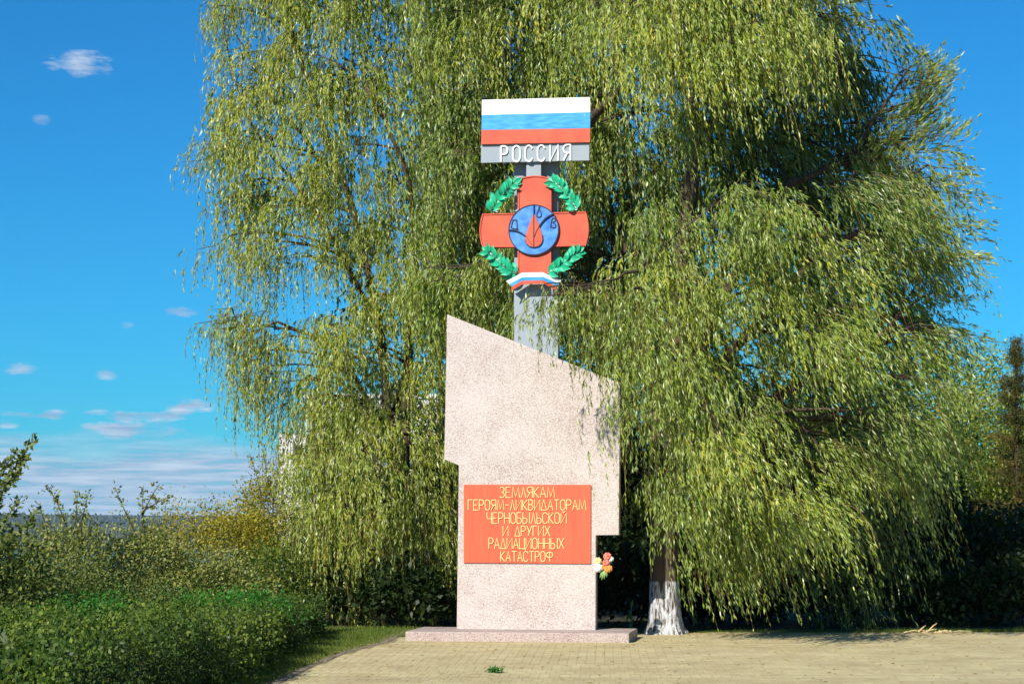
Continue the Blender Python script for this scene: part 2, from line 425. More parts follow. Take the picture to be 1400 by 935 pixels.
prof = np.array([(-hx, -hy, -.012), (hx, -hy, -.012), (hx, hy, -.012), (-hx, hy, -.012),
                 (-hx + .0006, -hy + .0006, 0), (hx - .0006, -hy + .0006, 0), (hx - .0006, hy - .0006, 0), (-hx + .0006, hy - .0006, 0)])
PF = np.array([(4, 5, 6, 7), (0, 1, 5, 4), (1, 2, 6, 5), (2, 3, 7, 6), (3, 0, 4, 7)])
cs, sn = math.cos(YAW_P), math.sin(YAW_P)
prot = np.stack([prof[:, 0] * cs - prof[:, 1] * sn, prof[:, 0] * sn + prof[:, 1] * cs, prof[:, 2]], -1)
vis = (np.abs(cx) < cy * .248) & (cy > 20.42)
order = np.argsort(np.where(vis, cy + np.abs(cx) * .02, 99))
near = order[:300]; rest = order[300:]
pm = []
for k in range(10):
    me = np_mesh('paver', prot.copy(), PF, np.full(5, .15 + .075 * k)); me.shade_flat(); me.materials.append(M['paver']); pm.append(me)
for q_ in near:
    o = bpy.data.objects.new('paver', pm[int(np.clip((tint[q_] - .15) / .075, 0, 9))]); o.location = (cx[q_], cy[q_], z[q_])
    o.rotation_euler = (random.uniform(-.004, .004), random.uniform(-.004, .004), random.uniform(-.01, .01))
    COL.objects.link(o); o.parent = plaza
V = (prot[None] + np.stack([cx[rest], cy[rest], z[rest]], -1)[:, None]).copy()
V[:, 4:, 2] += (prot[None, 4:, 0] * rng.normal(0, .004, (len(rest), 1))) + (prot[None, 4:, 1] * rng.normal(0, .004, (len(rest), 1)))
Fc = (PF[None] + np.arange(len(rest))[:, None, None] * 8).reshape(-1, 4)
fm = np_mesh('paver_field', V.reshape(-1, 3), Fc, np.repeat(tint[rest], 5)); fm.shade_flat(); o = link('paver_field', fm, M['paver'], plaza); o['kind'] = 'stuff'

mb = MB(); mb.box(-2.65, 40, -12, 13.49, -.03, .0115); mb.box(12.51, 40, 13.49, 29.9, -.03, .0115)
mb.build('paving_sheet', mat('paving_far', (.46, .39, .20), .9, noise=(3, (.36, .30, .16), .25), bump=(40, .3, .005)), plaza)
# kerb strip along the left and back edge: kerbstones one by one
kerb = empty('kerb'); tag(kerb, kind='structure')
pts = [Vector((x, y, 0)) for x, y in PLZ[:6]]
for a_, b_ in zip(pts[:-1], pts[1:]):
    L_ = (b_ - a_).length; nseg = max(1, round(L_ / .8)); d = (b_ - a_) / nseg
    for s_ in range(nseg):
        p = a_ + d * (s_ + .5); mb = MB(); hl = d.length / 2 - .006
        mb.box(-hl, hl, -.045, .045, -.03, .016 + random.uniform(-.004, .004))
        o = mb.build('kerbstone', M['kerb'], kerb, bevel=.008)
        o.location = p + Vector((-d.y, d.x, 0)).normalized() * .05
        o.rotation_euler = (0, 0, math.atan2(d.y, d.x) + random.uniform(-.01, .01))

# ---------------------------------------------------------------- memorial
TH = R(8.7)
d = ray(707, 878.3); tt = -EYE / d.z; O = Vector((d.x * tt, d.y * tt, 0))
U = Vector((math.cos(TH), -math.sin(TH), 0)); AW = Vector((math.sin(TH), math.cos(TH), 0))


def L2(px, py, y):
    """photo pixel -> (x,z) on the memorial's vertical plane lying y behind the base's front face"""
    d = ray(px, py); p0 = Vector((0, 0, EYE)); pl = O + AW * y
    t_ = (pl - p0).dot(AW) / d.dot(AW); p = p0 + d * t_
    return ((p - O).dot(U), p.z)


mon = empty('memorial', O, -TH)
tag(mon, 'tall pink granite-chip stele with red plaque, cross emblem and tricolour flag board', 'monument')
HB = .137
YS, TS = .74, .20                # stele front and thickness
x0 = L2(554, 877, 0)[0]; x1 = L2(860, 880, 0)[0]
mb = MB(); mb.box(x0, x1, 0, 1.22, -.02, HB); mb.build('base_slab', M['base'], mon, bevel=.012)
P = lambda lst, y: [L2(px, py, y) for px, py in lst]
sp = P([(611.3, 429.8), (848, 524), (846, 731), (814.6, 731.5), (814.2, 862), (624.4, 862), (627.2, 636), (607.3, 628)], YS)
sp = [(x, z if i not in (4, 5) else HB - .01) for i, (x, z) in enumerate(sp)]
mb = MB(); mb.prism(sp, YS, YS + TS); mb.build('stele', M['stele'], mon, bevel=.006)
# red plaque with gilt letters
yp = YS - .022
mb = MB(); mb.prism(P([(634, 662.2), (807.8, 662.4), (807.6, 770.3), (634, 769.2)], yp), yp, YS + .002); plq = mb.build('plaque', M['plaque'], mon, bevel=.003)


def arc(cx, cy, rx, ry, a0, a1, n=7):
    return [(cx + rx * math.cos(R(a0 + (a1 - a0) * i / n)), cy + ry * math.sin(R(a0 + (a1 - a0) * i / n))) for i in range(n + 1)]


O_ = arc(.5, .72, .5, .28, 0, 180, 8) + arc(.5, .28, .5, .28, 180, 360, 8)
BOWL = [(0, 1), (.45, 1)] + arc(.5, .74, .5, .26, 80, -80, 8) + [(.45, .48), (0, .48)]
LET = {
    'Р': (.52, [[(0, 0), (0, 1)], BOWL]),
    'О': (.55, [('c', O_)]),
    'С': (.55, [arc(.5, .72, .5, .28, 15, 180, 8) + arc(.5, .28, .5, .28, 180, 345, 8)]),
    'И': (.62, [[(0, 1), (0, 0), (1, 1), (1, 0)]]),
    'Й': (.62, [[(0, .92), (0, 0), (1, .92), (1, 0)], [(.25, 1.12), (.5, 1.0), (.75, 1.12)]]),
    'Я': (.55, [[(1, 0), (1, 1)], [(1, 1), (.55, 1)] + arc(.5, .74, .5, .26, 100, 260, 8) + [(.55, .48), (1, .48)], [(.55, .48), (0, 0)]]),
    'З': (.5, [arc(.45, .75, .5, .25, 150, -85, 8) + arc(.45, .25, .55, .25, 85, -150, 8)]),
    'Е': (.5, [[(1, 1), (0, 1), (0, 0), (1, 0)], [(0, .5), (.8, .5)]]),
    'М': (.78, [[(0, 0), (.12, 1), (.5, .1), (.88, 1), (1, 0)]]),
    'Л': (.52, [[(0, 0), (.3, .35), (.5, 1), (1, 0)]]),
    'К': (.52, [[(0, 0), (0, 1)], [(1, 1), (.05, .5), (1, 0)]]),
    'А': (.58, [[(0, 0), (.5, 1), (1, 0)], [(.2, .34), (.8, .34)]]),
    'Г': (.48, [[(0, 0), (0, 1), (1, 1)]]),
    '-': (.4, [[(0, .5), (1, .5)]]),
    'В': (.52, [[(0, 0), (0, 1)], [(0, 1), (.45, 1)] + arc(.45, .76, .45, .24, 80, -80, 6) + [(0, .52)], [(.4, .52)] + arc(.45, .26, .55, .26, 80, -80, 6) + [(0, 0)]]),
    'Д': (.6, [('c', [(0, 0), (.5, 1), (1, 0)])]),
    'Т': (.56, [[(0, 1), (1, 1)], [(.5, 1), (.5, 0)]]),
    'Ч': (.52, [[(0, 1), (0, .62)] + arc(.4, .6, .4, .16, 180, 270, 4) + [(1, .44)], [(1, 1), (1, 0)]]),
    'Н': (.58, [[(0, 0), (0, 1)], [(1, 0), (1, 1)], [(0, .5), (1, .5)]]),
    'Б': (.52, [[(.9, 1), (0, 1), (0, 0), (.45, 0)] + arc(.5, .26, .5, .26, -80, 80, 6) + [(0, .52)]]),
    'Ы': (.78, [[(0, 1), (0, 0), (.25, 0)] + arc(.3, .25, .32, .25, -80, 80, 6) + [(0, .5)], [(1, 0), (1, 1)]]),
    'Ь': (.5, [[(0, 1), (0, 0), (.45, 0)] + arc(.5, .25, .5, .25, -80, 80, 6) + [(0, .5)]]),
    'У': (.58, [[(0, 1), (.5, .38)], [(1, 1), (.25, 0)]]),
    'Х': (.6, [[(0, 0), (1, 1)], [(0, 1), (1, 0)]]),
    'Ц': (.6, [[(0, 1), (0, 0), (1.15, 0), (1.15, -.14)], [(.95, 1), (.95, 0)]]),
    'Ф': (.8, [[(.5, 0), (.5, 1)], ('c', arc(.5, .66, .5, .26, 0, 337, 14))]),
    ' ': (.5, []),
}


def text(s, xl, xr, zb, zt, slope, y, w, th, m, parent, gap=.16):
    """raised letters from xl to xr, baseline zb"""
    H = zt - zb; tw = sum(LET[c][0] for c in s) + gap * (len(s) - 1); k = (xr - xl) / (tw * H) ; x = xl
    for c in s:
        lw, strokes = LET[c]; lw = lw * H * k
        if strokes:
            mb = MB()
            for q, st in enumerate(strokes):
                cl = isinstance(st, tuple); pp = st[1] if cl else st
                pp = [(x + a * lw, zb + (x - xl) * slope + b_ * H) for a, b_ in pp]
                mb.stroke(pp, w, y - th - q * .0008, y + .001 * (q + 1), cl)
            mb.build('letter', m, parent)
        x += lw + gap * H * k


rows = [('ЗЕМЛЯКАМ', 683.5, 758.3, 665.6, 680), ('ГЕРОЯМ-ЛИКВИДАТОРАМ', 640.2, 801, 683, 697), ('ЧЕРНОБЫЛЬСКОЙ', 666, 774.5, 700.5, 715.3),
        ('И ДРУГИХ', 687.8, 752, 718.6, 732.3), ('РАДИАЦИОННЫХ', 668.5, 771, 735, 749.6), ('КАТАСТРОФ', 684.5, 756, 753.3, 767)]
for s, xa, xb, ya, yb in rows:
    a_ = L2(xa, yb, yp); b_ = L2(xb, yb, yp); c_ = L2(xa, ya, yp)
    text(s, a_[0], b_[0], a_[1], c_[1], (b_[1] - a_[1]) / (b_[0] - a_[0]) * 0, yp, .0105, .012, M['gold'], plq)

# post behind the stele
yb_ = YS + TS + .012
zt_ = L2(730, 215, yb_)[1]
xa = L2(701.6, 440, yb_)[0]; xb = L2(762, 440, yb_)[0]
lean = L2(703.2, 232, yb_)[0] - xa
mb = MB()
mb.add([(xa, yb_, HB - .005), (xb, yb_, HB - .005), (xb, yb_ + .2, HB - .005), (xa, yb_ + .2, HB - .005),
        (xa + lean, yb_, zt_), (xb + lean, yb_, zt_), (xb + lean, yb_ + .2, zt_), (xa + lean, yb_ + .2, zt_)],
       [(0, 3, 2, 1), (4, 5, 6, 7), (0, 1, 5, 4), (1, 2, 6, 5), (2, 3, 7, 6), (3, 0, 4, 7)])
post = mb.build('post', M['grey'], mon, bevel=.004)
yc = yb_ - .17                    # front plane of the bracket
mb = MB(); mb.prism(P([(719.8, 180), (739.8, 180), (739.5, 241.5), (719.5, 241.5)], yc), yc, yb_ + .002); mb.build('bracket_bar', M['grey'], mon)
# flag board
yf = yc - .055
bk = P([(659.2, 137.5), (806.6, 133.6), (805.6, 219.6), (657.3, 223)], yf)
mb = MB(); mb.prism(bk, yf, yc - .001); fb = mb.build('flag_board', M['grey'], mon, bevel=.003)
ys_ = yf - .045
for nm, q, mm in (('white_stripe', [(658.8, 136.9), (807, 133.1), (806.9, 153.7), (658.6, 157.5)], 'white'),
                  ('blue_stripe', [(658.6, 157.6), (806.9, 153.8), (806.8, 175.6), (658.2, 177.9)], 'blue'),
                  ('red_stripe', [(658.2, 178.0), (806.8, 175.7), (806.6, 194.6), (657.8, 197.4)], 'red')):
    mb = MB(); mb.prism(P(q, ys_), ys_, yf + .001); mb.build(nm, M[mm], fb)
a_ = L2(684.8, 221.6, yf - .02); b_ = L2(780, 219.6, yf - .02); c_ = L2(684.8, 200, yf - .02)
text('РОССИЯ', a_[0], b_[0], a_[1], c_[1], (b_[1] - a_[1]) / (b_[0] - a_[0]), yf + .002, .0205, .024, M['white'], fb, gap=.42)


def C2(cx, cy, y):                # coordinates read off an enlarged crop of the emblem
    return L2(640 + cx / 5.194, 225 + cy / 5.194, y)


# cross
ye = yb_ - .165


def arcpts(p, q, bulge, n=8):
    mx_, my_ = (p[0] + q[0]) / 2, (p[1] + q[1]) / 2; dx, dy = q[0] - p[0], q[1] - p[1]; L_ = math.hypot(dx, dy)
    return [(p[0] + dx * t_ / n + dy / L_ * bulge * 4 * (t_ / n) * (1 - t_ / n), p[1] + dy * t_ / n - dx / L_ * bulge * 4 * (t_ / n) * (1 - t_ / n)) for t_ in range(n + 1)]


cr = arcpts((352, 106), (592, 100), 24) + [(592, 340)] + arcpts((836, 334), (836, 578), 22) + [(590, 584)] + [(590, 775), (352, 775)] + [(350, 590)] + arcpts((102, 592), (102, 350), 22) + [(352, 344)]
crl = [C2(a, b_, ye) for a, b_ in cr]
mb = MB(); mb.prism(crl, ye, ye + .085); cross = mb.build('cross', M['red'], mon, bevel=.003)
ctr = C2(470, 460, ye)
inn = [(x + (ctr[0] - x) * 0, z) for x, z in crl]
# raised rim on the four arm ends and the left and top edges
for seq in (crl[0:9], crl[10:19], crl[23:32]):
    dxs = [(x + (.010 if x < ctr[0] - .5 else (-.010 if x > ctr[0] + .5 else 0)), z - (.010 if z > ctr[1] + .5 else 0)) for x, z in seq]
    mb = MB(); mb.stroke(dxs, .016, ye - .016, ye + .001); mb.build('rim', M['red'], cross)
for a_, b_ in (((360, 125), (360, 320)), ((112, 356), (340, 349)), ((600, 345), (828, 340)), ((358, 612), (358, 765)), ((112, 584), (330, 584))):
    mb = MB(); mb.stroke([C2(*a_, ye), C2(*b_, ye)], .013, ye - .014, ye + .001); mb.build('rim', M['red'], cross)
# disc with drop and the three radiation traces
cc = C2(468, 467, ye); rad = .352; yd = ye - .035
mb = MB(); mb.prism([(cc[0] + rad * math.cos(a), cc[1] + rad * math.sin(a)) for a in np.linspace(0, 2 * math.pi, 57)[:-1]], yd, ye + .001)
M['blue_disc'] = mat('disc_blue', (.02, .15, .55), .5, noise=(11, (.10, .31, .70), .2))
disc = mb.build('emblem_disc', M['blue_disc'], mon)
mb = MB(); mb.stroke([(cc[0] + (rad - .004) * math.cos(a), cc[1] + (rad - .004) * math.sin(a)) for a in np.linspace(0, 2 * math.pi, 57)[:-1]], .014, yd - .006, yd + .001, True); mb.build('ring', M['black'], disc)
dp = [(468, 345), (490, 395), (510, 450), (527, 500), (531, 535), (522, 562), (500, 582), (468, 590), (436, 582), (414, 562), (406, 535), (412, 500), (428, 450), (448, 395)]
mb = MB(); mb.prism([C2(a, b_, yd) for a, b_ in dp], yd - .022, yd + .001); drop = mb.build('blood_drop', M['red'], disc)
mb = MB(); mb.stroke([C2(a, b_, yd) for a, b_ in dp[3:11]], .008, yd - .024, yd - .02); mb.build('drop_edge', M['black'], disc)
tr = [[(468, 284), (468, 588)], [(290, 466), (325, 468), (358, 478), (385, 492), (412, 512)], [(412, 512), (440, 548), (466, 582)],
      [(612, 350), (580, 365), (550, 385), (525, 412), (505, 442)], [(505, 442), (485, 480), (470, 520)]]
for q, st in enumerate(tr):
    mb = MB(); mb.stroke([C2(a, b_, yd) for a, b_ in st], (.013, .017, .006, .017, .008)[q], yd - .026 - q * .0007, yd + .001); mb.build('trace', M['black'], disc)
gl = {'alpha_letter': [[(318, 395), (345, 395), (350, 462), (306, 450), (318, 395)], [(340, 455), (358, 462)]],
      'gamma_letter': [[(512, 290), (500, 325), (488, 350), (488, 368), (503, 376), (518, 368), (520, 350), (510, 325), (500, 305)]],
      'beta_letter': [[(585, 452), (592, 400), (600, 382), (618, 382), (622, 400), (600, 412), (622, 425), (620, 448), (600, 450), (592, 438)]]}
for nm, sts in gl.items():
    mb = MB()
    for q, st in enumerate(sts): mb.stroke([C2(a, b_, yd) for a, b_ in st], .0105, yd - .012 - q * .001, yd + .001)
    mb.build(nm, M['black'], disc)
# laurel sprigs of separate leaves
lv = []
for v_ in range(4):
    mb = MB(); Lf, Wf = 1.0, .44; pr = [0, .55, .95, 1.0, .8, .42, 0]; cur = .10 + .05 * v_
    vs = []; n_ = len(pr)
    for i, p in enumerate(pr):
        s_ = i / (n_ - 1)
        vs += [(s_, -.02 - cur * math.sin(s_ * 3.1), -p * Wf / 2), (s_, .06 - cur * math.sin(s_ * 3.1), 0), (s_, -.02 - cur * math.sin(s_ * 3.1), p * Wf / 2)]
    fs = []
    for i in range(n_ - 1):
        a = 3 * i; fs += [(a, a + 3, a + 4, a + 1), (a + 1, a + 4, a + 5, a + 2)]
    me = bpy.data.meshes.new('laurel_leaf'); me.from_pydata(vs, [], fs); me.update(); me.materials.append(M['laurel']); me.shade_smooth(); lv.append(me)
sprigs = [[(345, 775), (300, 750), (235, 705), (180, 650), (130, 605)], [(165, 335), (205, 265), (260, 200), (310, 150), (345, 125)],
          [(570, 770), (630, 735), (700, 690), (750, 645), (795, 610)], [(775, 320), (735, 260), (690, 200), (640, 150), (590, 118)]]
for q, st in enumerate(sprigs):
    yl = ye - .005
    pp = [Vector(C2(a, b_, yl)) for a, b_ in st]
    mb = MB(); mb.tube([(p.x, yl, p.y) for p in pp], [.009] * len(pp), 6); stem = mb.build('laurel_sprig', M['white'], mon)
    mb = MB(); mb.tube([(pp[0].x, yl + .02, pp[0].y), (pp[0].x + (.12 if q < 2 else -.12), ye + .05, pp[0].y)], [.008, .008], 5); mb.build('stem_fixing', M['white'], stem)
    seg = [(pp[i + 1] - pp[i]).length for i in range(len(pp) - 1)]; tot_ = sum(seg)
    N_ = 9
    for k in range(N_):
        s_ = tot_ * (k + .1) / N_; i = 0
        while i < len(seg) - 1 and s_ > seg[i]: s_ -= seg[i]; i += 1
        p = pp[i].lerp(pp[i + 1], s_ / seg[i]); d_ = (pp[i + 1] - pp[i]).normalized(); a0 = math.atan2(d_.y, d_.x)
        sides = (1, -1) if k < N_ - 1 else (1, -1, 0)
        for sd in sides:
            an = a0 + sd * R(random.uniform(34, 56)); L_ = random.uniform(.145, .19) * (1 - .15 * k / N_)
            o = bpy.data.objects.new('leaf', random.choice(lv)); COL.objects.link(o); o.parent = stem
            yy = yl - .012 - random.uniform(0, .03)
            o.location = (p.x, yy, p.y)
            o.rotation_euler = Matrix.Rotation(-an, 4, 'Y').to_euler()
            mt = Matrix.Rotation(-an, 4, 'Y') @ Matrix.Rotation(random.uniform(-.35, .35), 4, 'Z') @ Matrix.Rotation(random.uniform(-.4, .4), 4, 'X')
            o.rotation_euler = mt.to_euler(); o.scale = (L_, L_, L_ * random.uniform(.95, 1.15))
# ribbon in three folds
yr = ye - .05
W_ = lambda a, b_, y: (lambda c: (c[0], y, c[1]))(C2(a, b_, y))
rib = empty('x') if False else None
mb = MB(); mb.slab([W_(383, 850, yr + .012), W_(535, 845, yr + .012), W_(535, 775, yr + .012), W_(383, 778, yr + .012)], .02)
rib = mb.build('ribbon', M['white'], mon)
for nm, mm, ctrs, cl, crr in (
        ('white_stripe', 'white', [(383, 768), (383, 800), (530, 797), (530, 765)], [(383, 768), (270, 829), (294, 848), (383, 800)], [(530, 765), (664, 822), (645, 846), (530, 797)]),
        ('blue_stripe', 'blue', [(383, 800), (383, 825), (532, 822), (530, 797)], [(383, 800), (294, 848), (312, 866), (383, 825)], [(530, 797), (645, 846), (632, 868), (532, 822)]),
        ('red_stripe', 'red', [(383, 825), (383, 852), (535, 846), (532, 822)], [(383, 825), (312, 866), (300, 900), (383, 852)], [(532, 822), (632, 868), (622, 892), (535, 846)])):
    mb = MB(); mb.slab([W_(a, b_, yr) for a, b_ in ctrs], .012); mb.build(nm, M[mm], rib)
    mb = MB(); mb.slab([W_(a, b_, yr - (0 if i in (0, 3) else .02) + .003) for i, (a, b_) in enumerate(cl)], .012); mb.build(nm, M[mm], rib)
    mb = MB(); mb.slab([W_(a, b_, yr + (-.05 if i in (0, 3) else .03) + (.0 if i else 0)) for i, (a, b_) in enumerate(crr)][::-1], .012); mb.build(nm, M[mm], rib)

# ---------------------------------------------------------------- flowers at the stele's edge
M['petal_white'] = mat('petal_white', (.75, .76, .66), .6); M['petal_yellow'] = mat('petal_yellow', (.72, .62, .30), .6)
M['petal_red'] = mat('petal_red', (.60, .05, .04), .6, noise=(60, (.8, .35, .25), .15)); M['petal_orange'] = mat('petal_orange', (.75, .22, .03), .6, noise=(60, (.8, .4, .1), .15))
M['fleaf'] = mat('flower_leaf', (.22, .36, .10), .5); M['fleaf2'] = mat('flower_leaf_blue', (.03, .20, .12), .5)
fy = YS - .06
fc = L2(825, 772, fy); fo = O + U * fc[0] + AW * fy
bq = empty('flower_bouquet', (fo.x, fo.y, fc[1]), -TH)
tag(bq, 'bunch of white, yellow, red and orange artificial flowers on the stele\'s right edge', 'flowers')


def blossom(cx, cz, r, m, rows_=3, y=0):
    c0 = MB(); c0.tube([(cx, y - .02, cz), (cx, y + .02, cz)], [r * .3, r * .2], 8); c = c0.build('blossom', m, bq)
    for k in range(rows_):
        n_ = 6 + 2 * k; rr = r * (.45 + .55 * (k + 1) / rows_); lift = .035 * (rows_ - k) / rows_
        for i in range(n_):
            a = 2 * math.pi * (i + .5 * (k % 2)) / n_ + random.uniform(-.1, .1); w_ = rr * 1.0 / max(1, n_ / 6)
            ca, sa = math.cos(a), math.sin(a); mb = MB()
            pr = [(.1, .15, 0), (.55, .5, -.25), (.9, .42, -.12), (1.05, .12, .1)]
            vs = []
            for rr_, ww, dd in pr:
                for s_ in (-1, 0, 1):
                    x = ca * rr_ * rr - sa * s_ * ww * w_; z_ = sa * rr_ * rr + ca * s_ * ww * w_
                    vs.append((cx + x, y - lift + dd * rr * .5 + abs(s_) * -.006, cz + z_))
            mb.add(vs, [(3 * i_ + j_, 3 * i_ + j_ + 1, 3 * i_ + 4 + j_, 3 * i_ + 3 + j_) for i_ in range(3) for j_ in range(2)])
            mb.build('petal', m, c)


for dx, dz, r_, mm, yy in ((-.075, .05, .055, 'petal_yellow', -.01), (-.07, -.035, .062, 'petal_white', -.02), (.055, .115, .055, 'petal_red', 0),
                           (.04, .03, .05, 'petal_red', -.03), (.065, -.045, .058, 'petal_orange', -.02), (.10, .08, .04, 'petal_white', .02), (.0, -.03, .04, 'petal_orange', 0)):
    blossom(dx, dz, r_, M[mm], 3, yy)
for k in range(9):
    a = R((200, 250, 262, 275, 290, 300, 160, 60, 10)[k]); L_ = (.1, .15, .17, .16, .14, .12, .11, .1, .12)[k]
    mb = MB(); ca, sa = math.cos(a), math.sin(a); w_ = .014
    ox, oz = (0, 0) if k > 5 else (.0, -.04)
    mb.add([(ox, .01, oz), (ox + ca * L_ * .5 - sa * w_, -.02, oz + sa * L_ * .5 + ca * w_), (ox + ca * L_, -.01, oz + sa * L_), (ox + ca * L_ * .5 + sa * w_, -.02, oz + sa * L_ * .5 - ca * w_)], [(0, 1, 2, 3)])
    mb.build('leaf', M['fleaf'] if k < 6 else M['fleaf2'], bq)
mb = MB(); mb.tube([(-.1, .062, .0), (-.03, .03, .0), (.02, .0, -.02), (.0, .0, -.14)], [.006] * 4, 6); mb.build('stem', M['fleaf2'], bq)

# ---------------------------------------------------------------- willows
def strand_pts(A, O_, Lh, out, sway, t):
    """position on hanging strand at t (n,k)"""
    t = t[..., None]; A = A[:, None]; O_ = O_[:, None]; Lh = Lh[:, None, None]; out = out[:, None, None]
    h = out * (1 - (1 - t) ** 2)
    z = Lh * (.16 * t - 1.16 * t ** 1.7)
    p = A + O_ * h + sway * Lh * t ** 1.6
    p[..., 2] += z[..., 0]
    return p


def willow_bunches(A, outw, rad, sway, n_str, len_mu, tint_mu, leafL=.095, leafW=.0145, step=.05, of=(.05, .32), wv=(0, 0, -.25)):
    """A (n,3) bunch anchors, outw (n,3) outward dirs; returns leaf parts and twig paths"""
    n = len(A); N = n * n_str
    side = np.stack([-outw[:, 1], outw[:, 0], 0 * outw[:, 0]], -1)
    a = np.repeat(A, n_str, 0); o = np.repeat(outw, n_str, 0); s = np.repeat(side, n_str, 0); r_ = np.repeat(rad, n_str)[:, None]
    f = rng.uniform(-.25, 1, (N, 1)); sd = rng.normal(0, .42, (N, 1))
    P0 = a + o * f * r_ + s * sd * r_; P0[:, 2] += (-.25 * f[:, 0] ** 2 - .30 * sd[:, 0] ** 2) * r_[:, 0] + rng.normal(0, .07, N)
    od = nrm(o + s * (sd + rng.normal(0, .45, (N, 1))) + rng.normal(0, .15, (N, 3)) * [1, 1, 0]); od[:, 2] = 0
    Lh = np.repeat(len_mu, n_str) * rng.uniform(.45, 1.15, N); out = Lh * rng.uniform(of[0], of[1], N) + .08
    sw = np.asarray(sway)[None, None] + rng.normal(0, .05, (N, 1, 3)) * [1, 1, 0]
    K = int(np.mean(Lh) / step)
    tc = rng.uniform(.12, 1, (N, 4)); t = np.clip(np.take_along_axis(tc, rng.integers(0, 4, (N, K)), 1) + rng.normal(0, .07, (N, K)), .02, 1)
    keep = (rng.uniform(0, 1, (N, K)) < (Lh / Lh.mean())[:, None])
    p = strand_pts(P0, od, Lh, out, sw, t); p2 = strand_pts(P0, od, Lh, out, sw, t + .02)
    T = nrm(p2 - p); rd = nrm(rng.normal(size=T.shape)); sdv = nrm(np.cross(T, rd))
    D = nrm(T * .8 + sdv * rng.uniform(.12, .58, (N, K, 1)) + np.array(wv))
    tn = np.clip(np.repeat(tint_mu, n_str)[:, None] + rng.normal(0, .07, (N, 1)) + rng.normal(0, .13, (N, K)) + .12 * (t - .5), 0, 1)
    Ls = leafL * rng.uniform(.6, 1.25, (N, K)) * (1 - .25 * t ** 4); Ws = leafW * rng.uniform(.75, 1.3, (N, K))
    B = p[keep]; D = D[keep]
    part = leaves(B, D, Ls[keep], Ws[keep], tn[keep])
    tt_ = np.tile(np.linspace(0, 1, 5), (N, 1)); tw = strand_pts(P0, od, Lh, out, sw, tt_)
    return part, tw


def ribbons(tw, r0=.0032):
    """three-sided hanging twigs"""
    n, K, _ = tw.shape; T = nrm(np.gradient(tw, axis=1)); u = nrm(np.cross(T, [.3, .8, .5])); v = np.cross(T, u)
    rr = (r0 * np.linspace(1, .35, K))[None, :, None]
    ring = np.stack([tw + u * rr * math.cos(a) + v * rr * math.sin(a) for a in (0, 2.1, 4.2)], 2)   # n,K,3,3
    V = ring.reshape(-1, 3); b = (np.arange(n)[:, None, None] * K * 3 + np.arange(K - 1)[None, :, None] * 3)
    i = np.arange(3)[None, None]; j = (i + 1) % 3
    Fc = np.stack([b + i, b + j, b + 3 + j, b + 3 + i], -1).reshape(-1, 4)
    return V, Fc, np.zeros(len(Fc))


def dart(poly, mind, tries=4000, cav=()):
    xs = [p[0] for p in poly]; ys = [p[1] for p in poly]; out = []
    for _ in range(tries):
        x, y = random.uniform(min(xs), max(xs)), random.uniform(min(ys), max(ys))
        if not inside(poly, x, y): continue
        if any(((x - cx) / rx) ** 2 + ((y - cy) / ry) ** 2 < 1 for cx, cy, rx, ry in cav): continue
        if all((x - a) ** 2 + ((y - b_) * .8) ** 2 > mind ** 2 for a, b_ in out): out.append((x, y))
    return out


